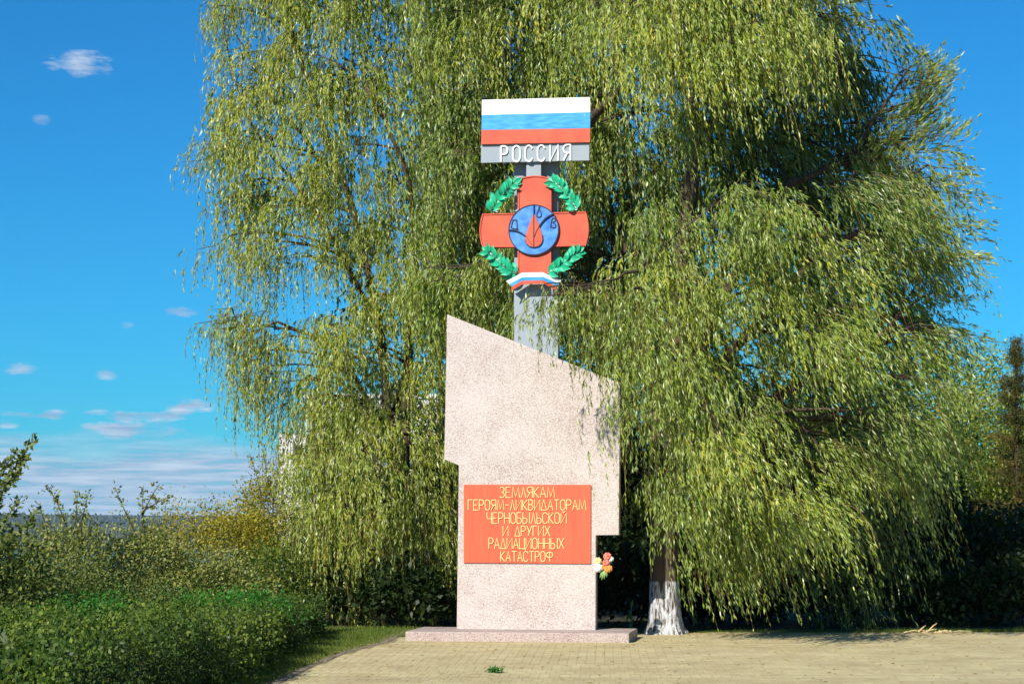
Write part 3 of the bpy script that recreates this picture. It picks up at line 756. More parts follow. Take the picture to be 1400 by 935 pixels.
def build_willow(root, limbs, boughs, mat_leaf, axis, sway):
    """limbs: list of (points, radii); boughs: list of dict(p, r, n, len, tint, leaf)"""
    parts = []; tws = []; br = MB()
    nodes = []
    for pts, rad in limbs:
        for i in range(len(pts) - 1):
            for q in range(5):
                s_ = q / 5; nodes.append((Vector(pts[i]).lerp(Vector(pts[i + 1]), s_), rad[i] * (1 - s_) + rad[i + 1] * s_))
    for b_ in boughs:
        c = np.array(b_['p']); n = b_['n']; r_ = b_['r']
        ow = c - np.array([axis[0], axis[1], c[2]]); ow = ow / max(np.linalg.norm(ow), .3)
        off = rng.normal(0, 1, (n, 3)) * [r_ * .62, r_ * .62, r_ * .5]
        A = c + off; A[:, 2] -= .25 * (off[:, 0] ** 2 + off[:, 1] ** 2) / r_
        outw = nrm(ow + rng.normal(0, .45, (n, 3))) * [1, 1, 0]; outw = nrm(outw)
        part, tw = willow_bunches(A, outw, np.full(n, b_.get('br', .42)) * rng.uniform(.7, 1.3, n), b_.get('sway', sway), b_.get('ns', 24), b_['len'] * rng.uniform(.7, 1.25, n),
                                  np.full(n, b_['tint']) + rng.normal(0, .07, n), *b_.get('leaf', (.104, .0150, .0455)), of=b_.get('of', (.05, .32)), wv=b_.get('wv', (.05, -.05, -.3)))
        parts.append(part); tws.append(tw[::b_.get('tw', 3)])
        # branch from the nearest limb point lower than the bough
        C = Vector(c); best = min(nodes, key=lambda q: (q[0] - C).length + (0 if q[0].z < C.z - .1 else 1.5) + abs(q[0].z - C.z) * .3)
        a_ = best[0]; mid = a_.lerp(C, .5) + Vector((random.uniform(-.15, .15), random.uniform(-.15, .15), .12 * (C - a_).length))
        r0 = min(best[1] * .5, .032)
        cur = [a_ * (1 - t_) ** 2 + mid * 2 * t_ * (1 - t_) + C * t_ ** 2 for t_ in np.linspace(0, 1, 7)]
        br.tube(cur, list(np.linspace(r0, .012, 7)), 5)
        for k in range(0, n, 2):
            e_ = Vector(A[k]); s_ = cur[random.randint(3, 6)]
            br.tube([s_, s_.lerp(e_, .5) + Vector((0, 0, .05)), e_, e_ + Vector(outw[k]) * .35 - Vector((0, 0, .05))], [.014, .01, .008, .004], 4)
    for pts, rad in limbs: br.tube(pts, rad, 8)
    lb = br.build('limbs', M['bark'], root, smooth=True)
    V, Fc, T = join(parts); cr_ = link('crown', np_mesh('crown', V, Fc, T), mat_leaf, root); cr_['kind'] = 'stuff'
    V, Fc, T = join([ribbons(np.concatenate(tws))]); tg = link('hanging_twigs', np_mesh('hanging_twigs', V, Fc), M['twig'], root); tg['kind'] = 'stuff'
    return len(parts), sum(len(p[1]) for p in parts)


def W(px, py, Y): return np.array(at(px, py, Y))


def sq(x, a, b): return min(1, max(0, (x - a) / (b - a)))
def relief(x, y): return math.sin(x / 31 + 1.3 * math.sin(y / 70)) * math.sin(y / 43 + x / 150)


# --- near willow (whitewashed trunk)
d = ray(909, 867); tt = -EYE / d.z; T2 = Vector((d.x * tt, d.y * tt, 0)); D2 = T2.y
w2 = empty('willow_tree', (0, 0, 0)); tag(w2, 'large weeping willow with whitewashed trunk standing right behind the memorial', 'tree')
limbs = []
def limb(*pp, r0=.2, r1=.03):
    P_ = [Vector(W(*p)) for p in pp]; out = [P_[0]]
    for i in range(len(P_) - 1):
        for q in (1, 2, 3):
            s_ = q / 3; out.append(P_[i].lerp(P_[i + 1], s_) + (Vector((random.uniform(-.06, .06), random.uniform(-.06, .06), random.uniform(-.05, .05))) if q < 3 else Vector((0, 0, 0))))
    return out, list(np.linspace(r0, r1, len(out)))
limbs.append(limb((906, 560, D2), (885, 400, D2 + 1.0), (790, 200, D2 + 2.0), (720, 0, D2 + 2.2), (680, -120, D2 + 2.2), r0=.10))
limbs.append(limb((908, 580, D2), (930, 400, D2 + .2), (950, 200, D2), (960, 0, D2), (965, -140, D2), r0=.18))
limbs.append(limb((912, 560, D2), (990, 400, D2 - .3), (1080, 250, D2 - .4), (1170, 205, D2 - .5), (1245, 90, D2 - .5), r0=.12, r1=.012))
limbs.append(limb((915, 590, D2 - .1), (1000, 480, D2 - .8), (1110, 360, D2 - 1.1), (1215, 290, D2 - 1.0), r0=.10))
limbs.append(limb((915, 620, D2 - .1), (1030, 560, D2 - .6), (1150, 500, D2 - .8), (1225, 440, D2 - .4), r0=.09))
limbs.append(limb((905, 540, D2 - .1), (900, 440, D2 - 1.2), (875, 370, D2 - 2.2), (820, 385, D2 - 2.9), r0=.05, r1=.012))
limbs.append(limb((900, 560, D2), (960, 420, D2 + 1.5), (1050, 280, D2 + 2.6), (1120, 150, D2 + 3), r0=.12))
limbs.append(limb((906, 520, D2), (840, 330, D2 + 1.5), (700, 200, D2 + 2.5), (600, 100, D2 + 2.8), r0=.08))
limbs.append(limb((950, 200, D2), (1010, 120, D2 - .9), (1090, 20, D2 - 1.2), (1120, -60, D2 - 1.2), r0=.08))
limbs.append(limb((800, 180, D2 + .6), (850, 120, D2 - .8), (840, 30, D2 - 1.3), (850, -60, D2 - 1.4), r0=.07))
# trunk: fluted, flared, whitewashed to about knee-high on a man
trk = []
NS, NR = 28, 22
zs = np.concatenate([np.linspace(-.04, .9, 14), np.linspace(1.1, 3.3, 8)])
tp = [Vector((T2.x, T2.y, 0)).lerp(Vector(W(907, 560, D2)), max(0, zz) / 3.3) for zz in zs]
vs = []; fs = []
for i, zz in enumerate(zs):
    rr = .215 + .10 * math.exp(-max(zz, 0) / .14) - .03 * max(0, zz) / 3
    for k in range(NS):
        a = 2 * math.pi * k / NS
        fl = 1 + .07 * math.sin(5 * a + .8 * zz) + .05 * math.sin(9 * a + 2 + 1.5 * zz) + .16 * math.exp(-max(zz, 0) / .10) * math.sin(6 * a + 1) + random.uniform(-.018, .018)
        vs.append((tp[i].x + rr * fl * math.cos(a), tp[i].y + rr * fl * math.sin(a), zz))
for i in range(len(zs) - 1):
    for k in range(NS):
        k2 = (k + 1) % NS; fs.append((i * NS + k, i * NS + k2, (i + 1) * NS + k2, (i + 1) * NS + k))
m = bpy.data.materials.new('whitewashed_bark'); m.use_nodes = True; t = m.node_tree; b = t.nodes['Principled BSDF']
c = nn(t, 'ShaderNodeTexCoord'); s = nn(t, 'ShaderNodeSeparateXYZ'); t.links.new(c.outputs['Object'], s.inputs[0])
mp = nn(t, 'ShaderNodeMapping'); mp.inputs['Scale'].default_value = (26, 26, 5); t.links.new(c.outputs['Object'], mp.inputs['Vector'])
n1 = nn(t, 'ShaderNodeTexNoise'); n1.inputs['Scale'].default_value = 1; n1.inputs['Detail'].default_value = 5; n1.inputs['Distortion'].default_value = .6; t.links.new(mp.outputs[0], n1.inputs['Vector'])
hgt = math_n(t, 'ADD', s.outputs[2], math_n(t, 'MULTIPLY', math_n(t, 'SUBTRACT', n1.outputs[0], .5), .10))
isw = math_n(t, 'MULTIPLY', math_n(t, 'SUBTRACT', .77, hgt), 40, clamp=True)
crack = math_n(t, 'MULTIPLY', math_n(t, 'SUBTRACT', n1.outputs[0], .40), 8, clamp=True)
isw = math_n(t, 'MULTIPLY', isw, crack)
mx = nn(t, 'ShaderNodeMix', data_type='RGBA'); t.links.new(isw, mx.inputs[0]); mx.inputs[7].default_value = (.52, .53, .54, 1)
r = nn(t, 'ShaderNodeValToRGB'); r.color_ramp.elements[0].color = (.03, .022, .016, 1); r.color_ramp.elements[1].color = (.17, .115, .075, 1)
t.links.new(n1.outputs[0], r.inputs[0]); t.links.new(r.outputs[0], mx.inputs[6]); t.links.new(mx.outputs[2], b.inputs['Base Color'])
b.inputs['Roughness'].default_value = .9
u = nn(t, 'ShaderNodeBump'); u.inputs['Strength'].default_value = 1; u.inputs['Distance'].default_value = .05; t.links.new(n1.outputs[0], u.inputs['Height']); t.links.new(u.outputs[0], b.inputs['Normal'])
M['trunk'] = m
mb = MB(); mb.add(vs, fs); mb.build('trunk', m, w2, smooth=True)

poly2 = [(600, -150), (1085, -150), (1100, 0), (1095, 70), (1080, 170), (1150, 225), (1230, 210), (1248, 245), (1252, 300), (1245, 360), (1250, 420), (1235, 500), (1228, 560),
         (1225, 610), (1170, 650), (1080, 690), (985, 720), (945, 640), (925, 560), (890, 470), (850, 380), (700, 420), (600, 380)]
cav2 = [(1075, 150, 112, 118), (950, 215, 55, 62), (1172, 590, 38, 105), (1040, 500, 28, 34), (1095, 400, 26, 30), (960, 440, 30, 40), (885, 680, 45, 95), (1155, 720, 75, 50), (840, 330, 35, 45), (1200, 640, 60, 40), (745, 175, 60, 60)]
boughs = []
for (x, y) in dart(poly2, 50, 9000, cav=cav2):
    if relief(x, y) < (-.38 if y > 230 else -.55) and x > 880: continue
    if x < 895 and 60 < y < 400: Y = 30.0 + random.uniform(0, 1.4)
    elif x < 865: Y = 29.6 + random.uniform(0, 1.2) - (0 if y > 60 or 610 < x < 850 else .8)
    else: Y = D2 - 2.6 * math.sqrt(max(0, 1 - ((x - 1040) / 330) ** 2)) * (.72 + .28 * sq(y, -150, 350)) + random.uniform(0, .6) - 1.05 * relief(x, y)
    sc = random.uniform(.8, 1.2)
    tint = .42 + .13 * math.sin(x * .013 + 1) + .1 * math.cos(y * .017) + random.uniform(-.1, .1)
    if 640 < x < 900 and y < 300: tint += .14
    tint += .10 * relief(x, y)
    Y += random.choice((-.35, 0, .45)) if x > 895 else 0
    rt = sq(x, 850, 1150)
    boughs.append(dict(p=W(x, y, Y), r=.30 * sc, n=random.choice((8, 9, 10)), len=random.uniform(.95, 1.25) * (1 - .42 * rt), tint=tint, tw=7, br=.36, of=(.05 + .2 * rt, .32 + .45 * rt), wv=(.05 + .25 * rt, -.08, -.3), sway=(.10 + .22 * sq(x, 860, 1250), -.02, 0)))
for (x, y) in dart([(860, -190), (1080, -190), (1075, 20), (1000, 25), (910, 60), (875, 40)], 44):      # heavy lobe overhanging the pocket
    boughs.append(dict(p=W(x, y, D2 - 2.9 + random.uniform(-.3, .5)), r=.4, n=6, len=random.uniform(.7, 1.1), tint=.6 + random.uniform(-.1, .1), sway=(.12, 0, 0), tw=5))
for (x, y) in dart([(930, 20), (1170, 20), (1180, 250), (930, 290)], 40):       # foliage deep in the pocket, shade put into its darker tint
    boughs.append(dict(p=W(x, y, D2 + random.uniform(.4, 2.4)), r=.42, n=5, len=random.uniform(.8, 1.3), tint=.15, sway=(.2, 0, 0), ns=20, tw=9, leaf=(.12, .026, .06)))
# inner and rear foliage, looser
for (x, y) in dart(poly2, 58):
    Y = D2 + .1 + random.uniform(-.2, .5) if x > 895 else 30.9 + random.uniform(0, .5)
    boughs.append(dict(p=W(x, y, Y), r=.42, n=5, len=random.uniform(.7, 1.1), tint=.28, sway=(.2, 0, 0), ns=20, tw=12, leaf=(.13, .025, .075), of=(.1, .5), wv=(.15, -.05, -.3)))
for (x, y) in dart([(p[0] * .94 + 55, p[1]) for p in poly2], 64):
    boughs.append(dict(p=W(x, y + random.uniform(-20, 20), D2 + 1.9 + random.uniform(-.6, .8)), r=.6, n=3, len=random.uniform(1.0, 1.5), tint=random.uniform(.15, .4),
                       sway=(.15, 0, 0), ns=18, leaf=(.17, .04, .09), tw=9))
# branch reaching in front of the memorial's right shoulder
for (x, y, n_, l_) in ((775, 408, 3, .55), (800, 402, 4, .8), (830, 400, 5, .9), (865, 395, 5, 1.1), (880, 440, 5, 1.1), (790, 440, 3, .6), (822, 460, 4, .6), (850, 470, 4, .6), (900, 520, 5, 1.0)):
    boughs.append(dict(p=W(x, y, D2 - 3.0 + random.uniform(-.15, .15)), r=.2, n=n_, len=l_ * (.78 if x < 870 else 1), tint=.45, sway=(.12, 0, 0), ns=20))
for (x, y, n_, l_) in ((752, 392, 1, .5), (765, 402, 2, .5)):
    boughs.append(dict(p=W(x, y, D2 - 3.05), r=.10, n=n_, len=l_, tint=.55, sway=(.05, 0, 0), ns=7, tw=1))
for (x, y, n_, l_) in ((905, 600, 2, .9), (925, 640, 2, .8), (890, 560, 2, .8), (915, 690, 2, .55), (895, 670, 2, .6), (925, 700, 2, .6), (905, 640, 2, .8)):
    boughs.append(dict(p=W(x, y, D2 - .7), r=.14, n=n_, len=l_, tint=.35, sway=(.08, 0, 0), ns=14))
# the upright spray at upper right, sparse, leaves blown up and to the right
for (x, y, n_) in ((1225, 130, 2), (1240, 95, 2), (1248, 110, 3), (1205, 165, 2), (1228, 150, 3), (1185, 200, 3), (1240, 160, 3), (1232, 190, 3), (1208, 190, 3), (1250, 190, 2), (1258, 140, 2)):
    boughs.append(dict(p=W(x, y, D2 - .5), r=.13, n=n_, len=.5, tint=.5, sway=(.22, -.05, 1.5), ns=22, tw=2, of=(.1, .5), wv=(.22, 0, .16)))
for (x, y, n_) in ((1268, 225, 2), (1285, 262, 2), (1298, 300, 2), (1290, 350, 2), (1262, 205, 2), (1140, 30, 2), (1130, -10, 2), (1275, 400, 2), (1285, 450, 2)):
    boughs.append(dict(p=W(x, y, D2 - (.6 if x > 1120 else 1.9)), r=.12, n=n_, len=.5, tint=.5, sway=(.35, -.05, .95), ns=16, tw=2, of=(.1, .4), wv=(.3, 0, -.05)))
# fringe on the right edge and the low curtain on the right
for (x, y, n_, l_) in ((1150, 205, 4, .5), (1190, 215, 4, .5), (1225, 215, 4, .5), (1250, 225, 4, .5), (1268, 255, 3, .6), (1270, 320, 3, .55), (1268, 440, 3, .7), (1262, 520, 3, .7), (1245, 580, 4, .8), (1225, 640, 5, .9), (1105, 20, 3, .7), (1100, 100, 3, .6),
                       (1010, 720, 5, .9), (970, 690, 5, 1.0), (1040, 690, 4, 1.0), (950, 740, 3, .7), (1000, 760, 3, .6)):
    boughs.append(dict(p=W(x, y, D2 - (1.4 if y > 500 and x < 1200 else .6)), r=.25, n=n_, len=l_, tint=.42, sway=(.32, 0, 0), ns=20))
for (x, y) in ((1090, 680), (1130, 700), (1170, 690), (1210, 720), (1100, 760), (1150, 770)):
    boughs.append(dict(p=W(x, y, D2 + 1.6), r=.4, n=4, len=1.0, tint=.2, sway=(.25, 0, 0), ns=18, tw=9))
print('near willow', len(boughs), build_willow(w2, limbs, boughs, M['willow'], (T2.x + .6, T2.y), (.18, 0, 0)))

# --- far willow on the left
D1 = 34.5
w1 = empty('willow_tree', (0, 0, 0)); tag(w1, 'golden green weeping willow left of the memorial, its outer strands hanging against the sky', 'tree')
limbs = [limb((545, 700, D1), (520, 450, D1), (470, 250, D1 + .3), (400, 50, D1), (370, -100, D1), r0=.09),
         limb((548, 700, D1), (560, 400, D1 + .5), (590, 150, D1 + .6), (600, -120, D1 + .6), r0=.11),
         limb((540, 600, D1), (450, 470, D1 - .8), (380, 440, D1 - 1), (330, 455, D1 - 1), r0=.05, r1=.01),
         limb((520, 450, D1), (440, 300, D1 - 1), (350, 180, D1 - 1), (320, 110, D1 - .8), r0=.045, r1=.01),
         limb((540, 560, D1), (570, 420, D1 - 1.5), (560, 250, D1 - 2), (500, 120, D1 - 2.2), r0=.06),
         limb((470, 250, D1 + .3), (380, 150, D1 + 1.5), (330, 60, D1 + 1.6), (310, 20, D1 + 1.4), r0=.04, r1=.008)]
b_ = at(548, 700, D1)
mb = MB(); mb.tube([(b_.x + .05, D1, -.3), (b_.x + .03, D1, .3), (b_.x, D1, 1.0), (b_.x, D1, b_.z + .05)], [.33, .25, .21, .16], 14); mb.build('trunk', M['bark'], w1, smooth=True)
polyA = [(325, -140), (650, -140), (660, 330), (640, 640), (600, 700), (470, 720), (440, 640), (455, 540), (445, 400), (425, 300), (350, 300), (318, 240), (312, 150), (325, 40)]
cavA = [(420, 380, 28, 40), (372, 30, 26, 30), (545, 290, 30, 25), (430, 545, 28, 35)]
boughs = []
for (x, y) in dart(polyA, 44, 9000, cav=cavA):
    Y = D1 - 2.4 * math.sqrt(max(.05, 1 - ((x - 500) / 240) ** 2)) * (.6 + .4 * sq(y, -140, 300)) + random.uniform(0, .8) - .85 * relief(x, y)
    Y = max(Y, 31.4) if x > 560 else Y
    boughs.append(dict(p=W(x, y, Y), r=.32, n=random.choice((6, 7, 7)), tw=6, br=.36, len=random.uniform(.75, 1.25), tint=.45 + .12 * relief(x, y) + .1 * math.sin(x * .02) + random.uniform(-.1, .12), sway=(.05, 0, 0), ns=22))
for (x, y) in dart([(p[0] + (20 if p[0] < 500 else 0), p[1]) for p in polyA], 66, cav=cavA[:1]):
    for dy in ((.6, 2.2) if x > 400 else (.8,)):
        boughs.append(dict(p=W(x, y, D1 + dy + random.uniform(-.4, .4)), r=.5, n=3, len=random.uniform(1.0, 1.7), tint=random.uniform(.2, .45), sway=(.05, 0, 0), ns=18, leaf=(.15, .034, .085), tw=9))
# lower-left cluster hanging against the sky and the sparse edge
for (x, y, n_, l_) in ((318, 425, 2, .9), (335, 435, 3, 1.1), (355, 440, 4, 1.4), (375, 450, 4, 1.4), (350, 480, 3, 1.0), (370, 500, 3, .9), (395, 460, 3, 1.5), (405, 520, 3, 1.0), (300, 450, 1, .6),
                       (305, 30, 1, .6), (298, 8, 1, .4), (335, -20, 2, .9), (305, 185, 2, .6), (298, 205, 1, .5), (310, 270, 2, .7), (325, 320, 3, .8), (350, 330, 3, 1.0), (385, 330, 3, 1.1),
                       (410, 350, 3, 1.3), (440, 430, 3, 1.4), (430, 540, 3, 1.0), (425, 590, 4, .9), (465, 700, 5, 1.1), (500, 720, 6, 1.1), (540, 700, 6, 1.1), (580, 715, 6, 1.0), (610, 690, 5, 1.0), (450, 740, 4, 1.0), (490, 770, 5, .8), (545, 770, 6, .8), (590, 765, 5, .8), (445, 600, 4, .9), (450, 640, 3, .9), (500, 800, 5, .6), (560, 800, 5, .6), (455, 780, 4, .7), (605, 800, 4, .5), (530, 820, 4, .4), (590, 780, 4, .6), (455, 700, 4, 1.0), (430, 700, 3, .8), (455, 545, 4, .9), (480, 560, 4, .9), (510, 570, 4, .9), (470, 600, 4, .9), (500, 610, 3, .9), (520, 740, 5, .9), (570, 740, 5, .9), (480, 760, 4, .7), (610, 730, 4, .9)):
    boughs.append(dict(p=W(x, y, D1 - .9 - (1.0 if y > 680 else 0)), r=.22, n=n_, len=l_, tint=.45, sway=(.04, 0, 0), ns=17, tw=2))
print('far willow', len(boughs), build_willow(w1, limbs, boughs, M['willow_gold'], (b_.x, D1), (.05, 0, 0)))


# ---------------------------------------------------------------- bushes and trees of small leaves
def leaf_cloud(cs, sig, per, L_, W_, tint_mu, up=.3, outc=None, face=(0, 0, 1.2)):
    n = len(cs) * per
    c = np.repeat(cs, per, 0); p = c + rng.normal(0, 1, (n, 3)) * np.repeat(sig, per, 0)
    oc = np.repeat(outc, per, 0) if outc is not None else 0
    D = nrm(rng.normal(size=(n, 3)) * .8 + oc + np.array([0, 0, up]))
    t = np.repeat(tint_mu, per) + rng.normal(0, .15, n)
    return leaves(p, D, L_ * rng.uniform(.6, 1.3, n), W_ * rng.uniform(.7, 1.25, n), t, roll=nrm(rng.normal(size=(n, 3)) + np.array(face)), fold=.12)


def bush(name, label, cat, base, rx, ry, h, nclump, per, Lf, Wf, mm, sig=.13, tint=.5, shoots=(), group=None, z0=.12, stems=7, trunk=None):
    """base: (x,y,z). crown of leaf clumps on an uneven dome over spreading stems"""
    root = empty(name, base); tag(root, label, cat, group)
    th = rng.uniform(0, 2 * math.pi, nclump); ph = np.arccos(rng.uniform(-.35, 1, nclump)); rr = rng.uniform(.45, 1.02, nclump) ** .6
    lob = 1 + .22 * np.sin(3 * th + base[0] * 5) + .14 * np.sin(5 * th + 2 + 3 * ph)
    ux, uy, uz = np.sin(ph) * np.cos(th), np.sin(ph) * np.sin(th), np.cos(ph)
    zc = h * .42
    C = np.stack([ux * rx * rr * lob, uy * ry * rr * lob, zc + uz * (h - zc) * rr * (lob * .5 + .5)], -1)
    C[:, 2] = np.maximum(C[:, 2], z0 * h)
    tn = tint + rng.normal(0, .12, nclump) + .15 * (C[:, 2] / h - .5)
    parts = [leaf_cloud(C, np.full((nclump, 3), sig), per, Lf, Wf, tn, outc=np.stack([ux, uy, uz], -1) * .5)]
    mb = MB()
    if trunk:
        mb.tube([(0, 0, -.15), (.02, 0, h * .3), (-.02, .02, h * .65), (0, 0, h * .92)], [trunk, trunk * .8, trunk * .5, trunk * .15], 8)
    for k in range(stems):
        e = C[rng.integers(nclump)]; s0 = Vector((random.uniform(-.1, .1) * rx, random.uniform(-.1, .1) * ry, -.05 if not trunk else h * random.uniform(.2, .6)))
        mb.tube([s0, Vector((e[0] * .45, e[1] * .45, max(s0.z + .1, e[2] * .55))), Vector(e)], [.022 * h / 2 + .004, .014 * h / 2 + .003, .004], 5)
    for (sx_, sy_, sz_, ex, ey, ez, ln) in shoots:      # long bare shoots with leaves along them
        a_ = Vector((sx_, sy_, sz_)); e_ = Vector((ex, ey, ez)); mid = a_.lerp(e_, .5) + Vector((random.uniform(-.06, .06), 0, .04))
        cur = [a_ * (1 - t_) ** 2 + mid * 2 * t_ * (1 - t_) + e_ * t_ ** 2 for t_ in np.linspace(0, 1, 6)]
        mb.tube(cur, list(np.linspace(.013, .004, 6)), 5)
        ln = int(ln * 1.9); ts = rng.uniform(.15, 1.02, ln); pp = np.array([np.array(a_) * (1 - t_) ** 2 + np.array(mid) * 2 * t_ * (1 - t_) + np.array(e_) * t_ ** 2 for t_ in ts])
        D = nrm(rng.normal(size=(ln, 3)) + np.array([(e_ - a_).normalized()]) * .6)
        parts.append(leaves(pp + rng.normal(0, .032, (ln, 3)), D, Lf * rng.uniform(.8, 1.4, ln), Wf * rng.uniform(.8, 1.4, ln), np.full(ln, tint) + rng.normal(0, .15, ln)))
    mb.build('trunk' if trunk else 'stems', M['bark'], root, smooth=True)
    V, Fc, T = join(parts); o = link('crown' if trunk else 'foliage', np_mesh('foliage', V, Fc, T), M[mm], root); o['kind'] = 'stuff'
    return root


def gz(px, Y, z=0):
    d = ray(px, 700); return (d.x / d.y * Y, Y, z)


G1 = 'shrubs between the hedge and the river bluff'
bush('shrub', 'dark leafy shrub at the far left of the row, a leafy branch rising above it', 'shrub', gz(-12, 23.5), .55, .7, 1.62, 170, 42, .065, .040, 'shrub', .14, .45,
     shoots=[(-.35, 0, 1.3, .46, 0, 2.52, 110), (-.4, 0, 1.5, .30, 0, 2.42, 90), (-.3, 0, 1.2, .34, 0, 2.25, 80), (-.3, 0, 1.2, .2, 0, 2.1, 60), (-.1, 0, 1.2, .35, 0, 1.9, 50), (.1, 0, 1.2, .52, 0, 1.72, 40)], group=G1)
bush('shrub', 'grey green shrub with leafless-tipped shoots forked above the horizon, second from the left', 'shrub', gz(92, 30), .8, .8, 1.5, 220, 46, .058, .034, 'shrub', .13, .75,
     shoots=[(0, 0, 1.5, -.30, 0, 2.12, 40), (.1, 0, 1.4, .14, 0, 2.0, 26), (.2, 0, 1.4, .30, 0, 1.98, 26), (-.2, 0, 1.2, -.42, 0, 1.85, 18)], group=G1)
bush('shrub', 'grey green shrub with a tall pale stem and three forked shoots above the far bank', 'shrub', gz(200, 31), .7, .8, 1.42, 200, 46, .058, .034, 'shrub', .13, .7,
     shoots=[(-.1, 0, 1.3, -.48, 0, 2.12, 34), (-.05, 0, 1.2, -.05, 0, 2.1, 30), (-.05, 0, 1.7, .20, 0, 2.16, 20), (-.05, 0, 1.75, .36, 0, 1.98, 20)], group=G1)
bush('shrub', 'low olive shrub in front of the yellowing bushes, right end of the row', 'shrub', gz(290, 31), .95, .8, 1.02, 200, 44, .058, .034, 'shrub', .13, .75, group=G1)
bush('shrub', 'olive green bush filling the gap between the row and the willow curtain', 'shrub', gz(385, 32.5), .9, .8, 1.15, 230, 38, .05, .026, 'hedge', .13, .7, group=G1)
bush('shrub', 'dense dark shrub below the forked shoots, just behind the hedge top', 'shrub', gz(120, 26.5), 1.3, .7, .95, 230, 34, .045, .026, 'shrub', .12, .3, group=G1)
bush('shrub', 'low dark shrub in the left corner between the hedge and the leafy branch', 'shrub', gz(25, 25), .9, .8, 1.25, 200, 34, .045, .026, 'shrub', .12, .35, group=G1)
G2 = 'autumn-yellow bushes beyond the shrub row'
bush('autumn_bush', 'small orange-yellow bush with two pointed tips in front of the far forest', 'bush', gz(232, 37), .36, .4, 1.85, 70, 40, .05, .028, 'yellow', .12, .7, group=G2)
bush('autumn_bush', 'broad yellow bush climbing towards the white building', 'bush', gz(318, 38), 1.2, .9, 1.9, 260, 44, .06, .036, 'yellow', .13, .65, group=G2)
bush('autumn_bush', 'tall thin-topped yellow bush right below the white building', 'bush', gz(372, 40), .8, .8, 2.6, 230, 40, .06, .036, 'yellow', .14, .55, group=G2,
     shoots=[(0, 0, 2, -.2, 0, 3.1, 20), (.1, 0, 2, .1, 0, 3.2, 20), (-.2, 0, 2, -.45, 0, 2.9, 20)])

# ---------------------------------------------------------------- hedge
def hedge_top(y): return np.interp(y, [10, 15, 20, 24, 31], [.80, .77, .655, .53, .42])


hg = empty('hedge', (-4.0, 20, 0)); tag(hg, 'long clipped hedge with white-berried front running along the left edge of the paving', 'hedge')
parts = []


def hedge_patch(n, fy0, fy1, face, mm_t, L_=.042, W_=.026, xr=-2.72, xl=-5.3):
    y = rng.uniform(fy0, fy1, n); ht = hedge_top(y) + .06 * np.sin(y * 3.1) + .04 * np.sin(y * 7.7)
    e = np.abs(rng.normal(0, .05, n))
    if face == 'top':
        x = rng.uniform(xl, xr, n); wob = .05 * np.sin(x * 4 + y * 2) + .03 * np.sin(x * 9 - y * 5)
        p = np.stack([x, y, ht + wob - e], -1); nv = np.array([0, 0, 1.])
    elif face == 'side':
        z_ = rng.uniform(.02, 1, n) * ht; bul = .07 * np.sin(y * 4.3 + z_ * 6) + .05 * np.sin(y * 9 + 2)
        p = np.stack([xr + bul - e - .10 * (z_ / ht) ** 4, y, z_], -1); nv = np.array([1, 0, .1])
    else:
        x = rng.uniform(xl, xr, n); z_ = rng.uniform(.02, 1, n) * ht; p = np.stack([x, fy0 + e + .06 * np.sin(x * 5), z_], -1); nv = np.array([0, -1, .1])
    D = nrm(rng.normal(size=(n, 3)) + nv * .5 + np.array([0, 0, .2]))
    patch = .5 + .22 * np.sin(p[:, 0] * 2.3 + p[:, 1] * 1.1) + .15 * np.sin(p[:, 1] * 3.7 + 1)
    t_ = mm_t + (patch - .5) * .6 + rng.normal(0, .16, n)
    return leaves(p - np.array([-4.0, 20, 0]), D, L_ * rng.uniform(.6, 1.35, n), W_ * rng.uniform(.7, 1.3, n), t_, roll=nrm(rng.normal(size=(n, 3)) + nv * 1.2), fold=.12)


def hedge_clumps(n, face, per, y0=12.6, y1=30.2, xr=-2.74, xl=-5.3):
    y = rng.uniform(y0, y1, n); ht = hedge_top(y) + .05 * np.sin(y * 2.1 + 1)
    if face == 'top':
        x = rng.uniform(xl, xr, n); z_ = ht - .07 + rng.normal(0, .06, n) + .06 * np.sin(x * 5 + y * 1.3) * np.sin(y * 2.9); oc = np.array([0, 0, .6])
    else:
        z_ = rng.uniform(.05, .98, n) * ht; x = xr - .08 + rng.normal(0, .05, n) + .07 * np.sin(y * 3.3 + z_ * 5) - .12 * (z_ / ht) ** 4; oc = np.array([.6, 0, .1])
    c = np.stack([x + 4.0, y - 20, z_], -1)
    tn = (.66 if face == 'top' else .05) + .2 * np.sin(x * 2.3 + y * 1.1) * np.sin(y * 1.7) + rng.normal(0, .14, n)  # side shade is put into the leaf colour: much darker tint than the top
    return leaf_cloud(c, np.full((n, 3), .06), per, .038, .025, tn, .2, np.tile(oc, (n, 1)), (0, 0, 1.2) if face == 'top' else (2.2, .5, .1))


n_ = 22000; cx_ = rng.uniform(-5.2, -3.08, n_); cy_ = rng.uniform(12.8, 30, n_); cz_ = rng.uniform(.02, .88, n_) * hedge_top(cy_)
parts.append(leaves(np.stack([cx_ + 4, cy_ - 20, cz_], -1), nrm(rng.normal(size=(n_, 3))), rng.uniform(.13, .19, n_), rng.uniform(.09, .13, n_), rng.uniform(0, .2, n_)))  # added core of oversized dark leaves, stops sun passing through the hedge
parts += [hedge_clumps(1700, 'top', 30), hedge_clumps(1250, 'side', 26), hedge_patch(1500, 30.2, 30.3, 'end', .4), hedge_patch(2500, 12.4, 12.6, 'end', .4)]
V, Fc, T = join(parts); o = link('foliage', np_mesh('foliage', V, Fc, T), M['hedge'], hg); o['kind'] = 'stuff'
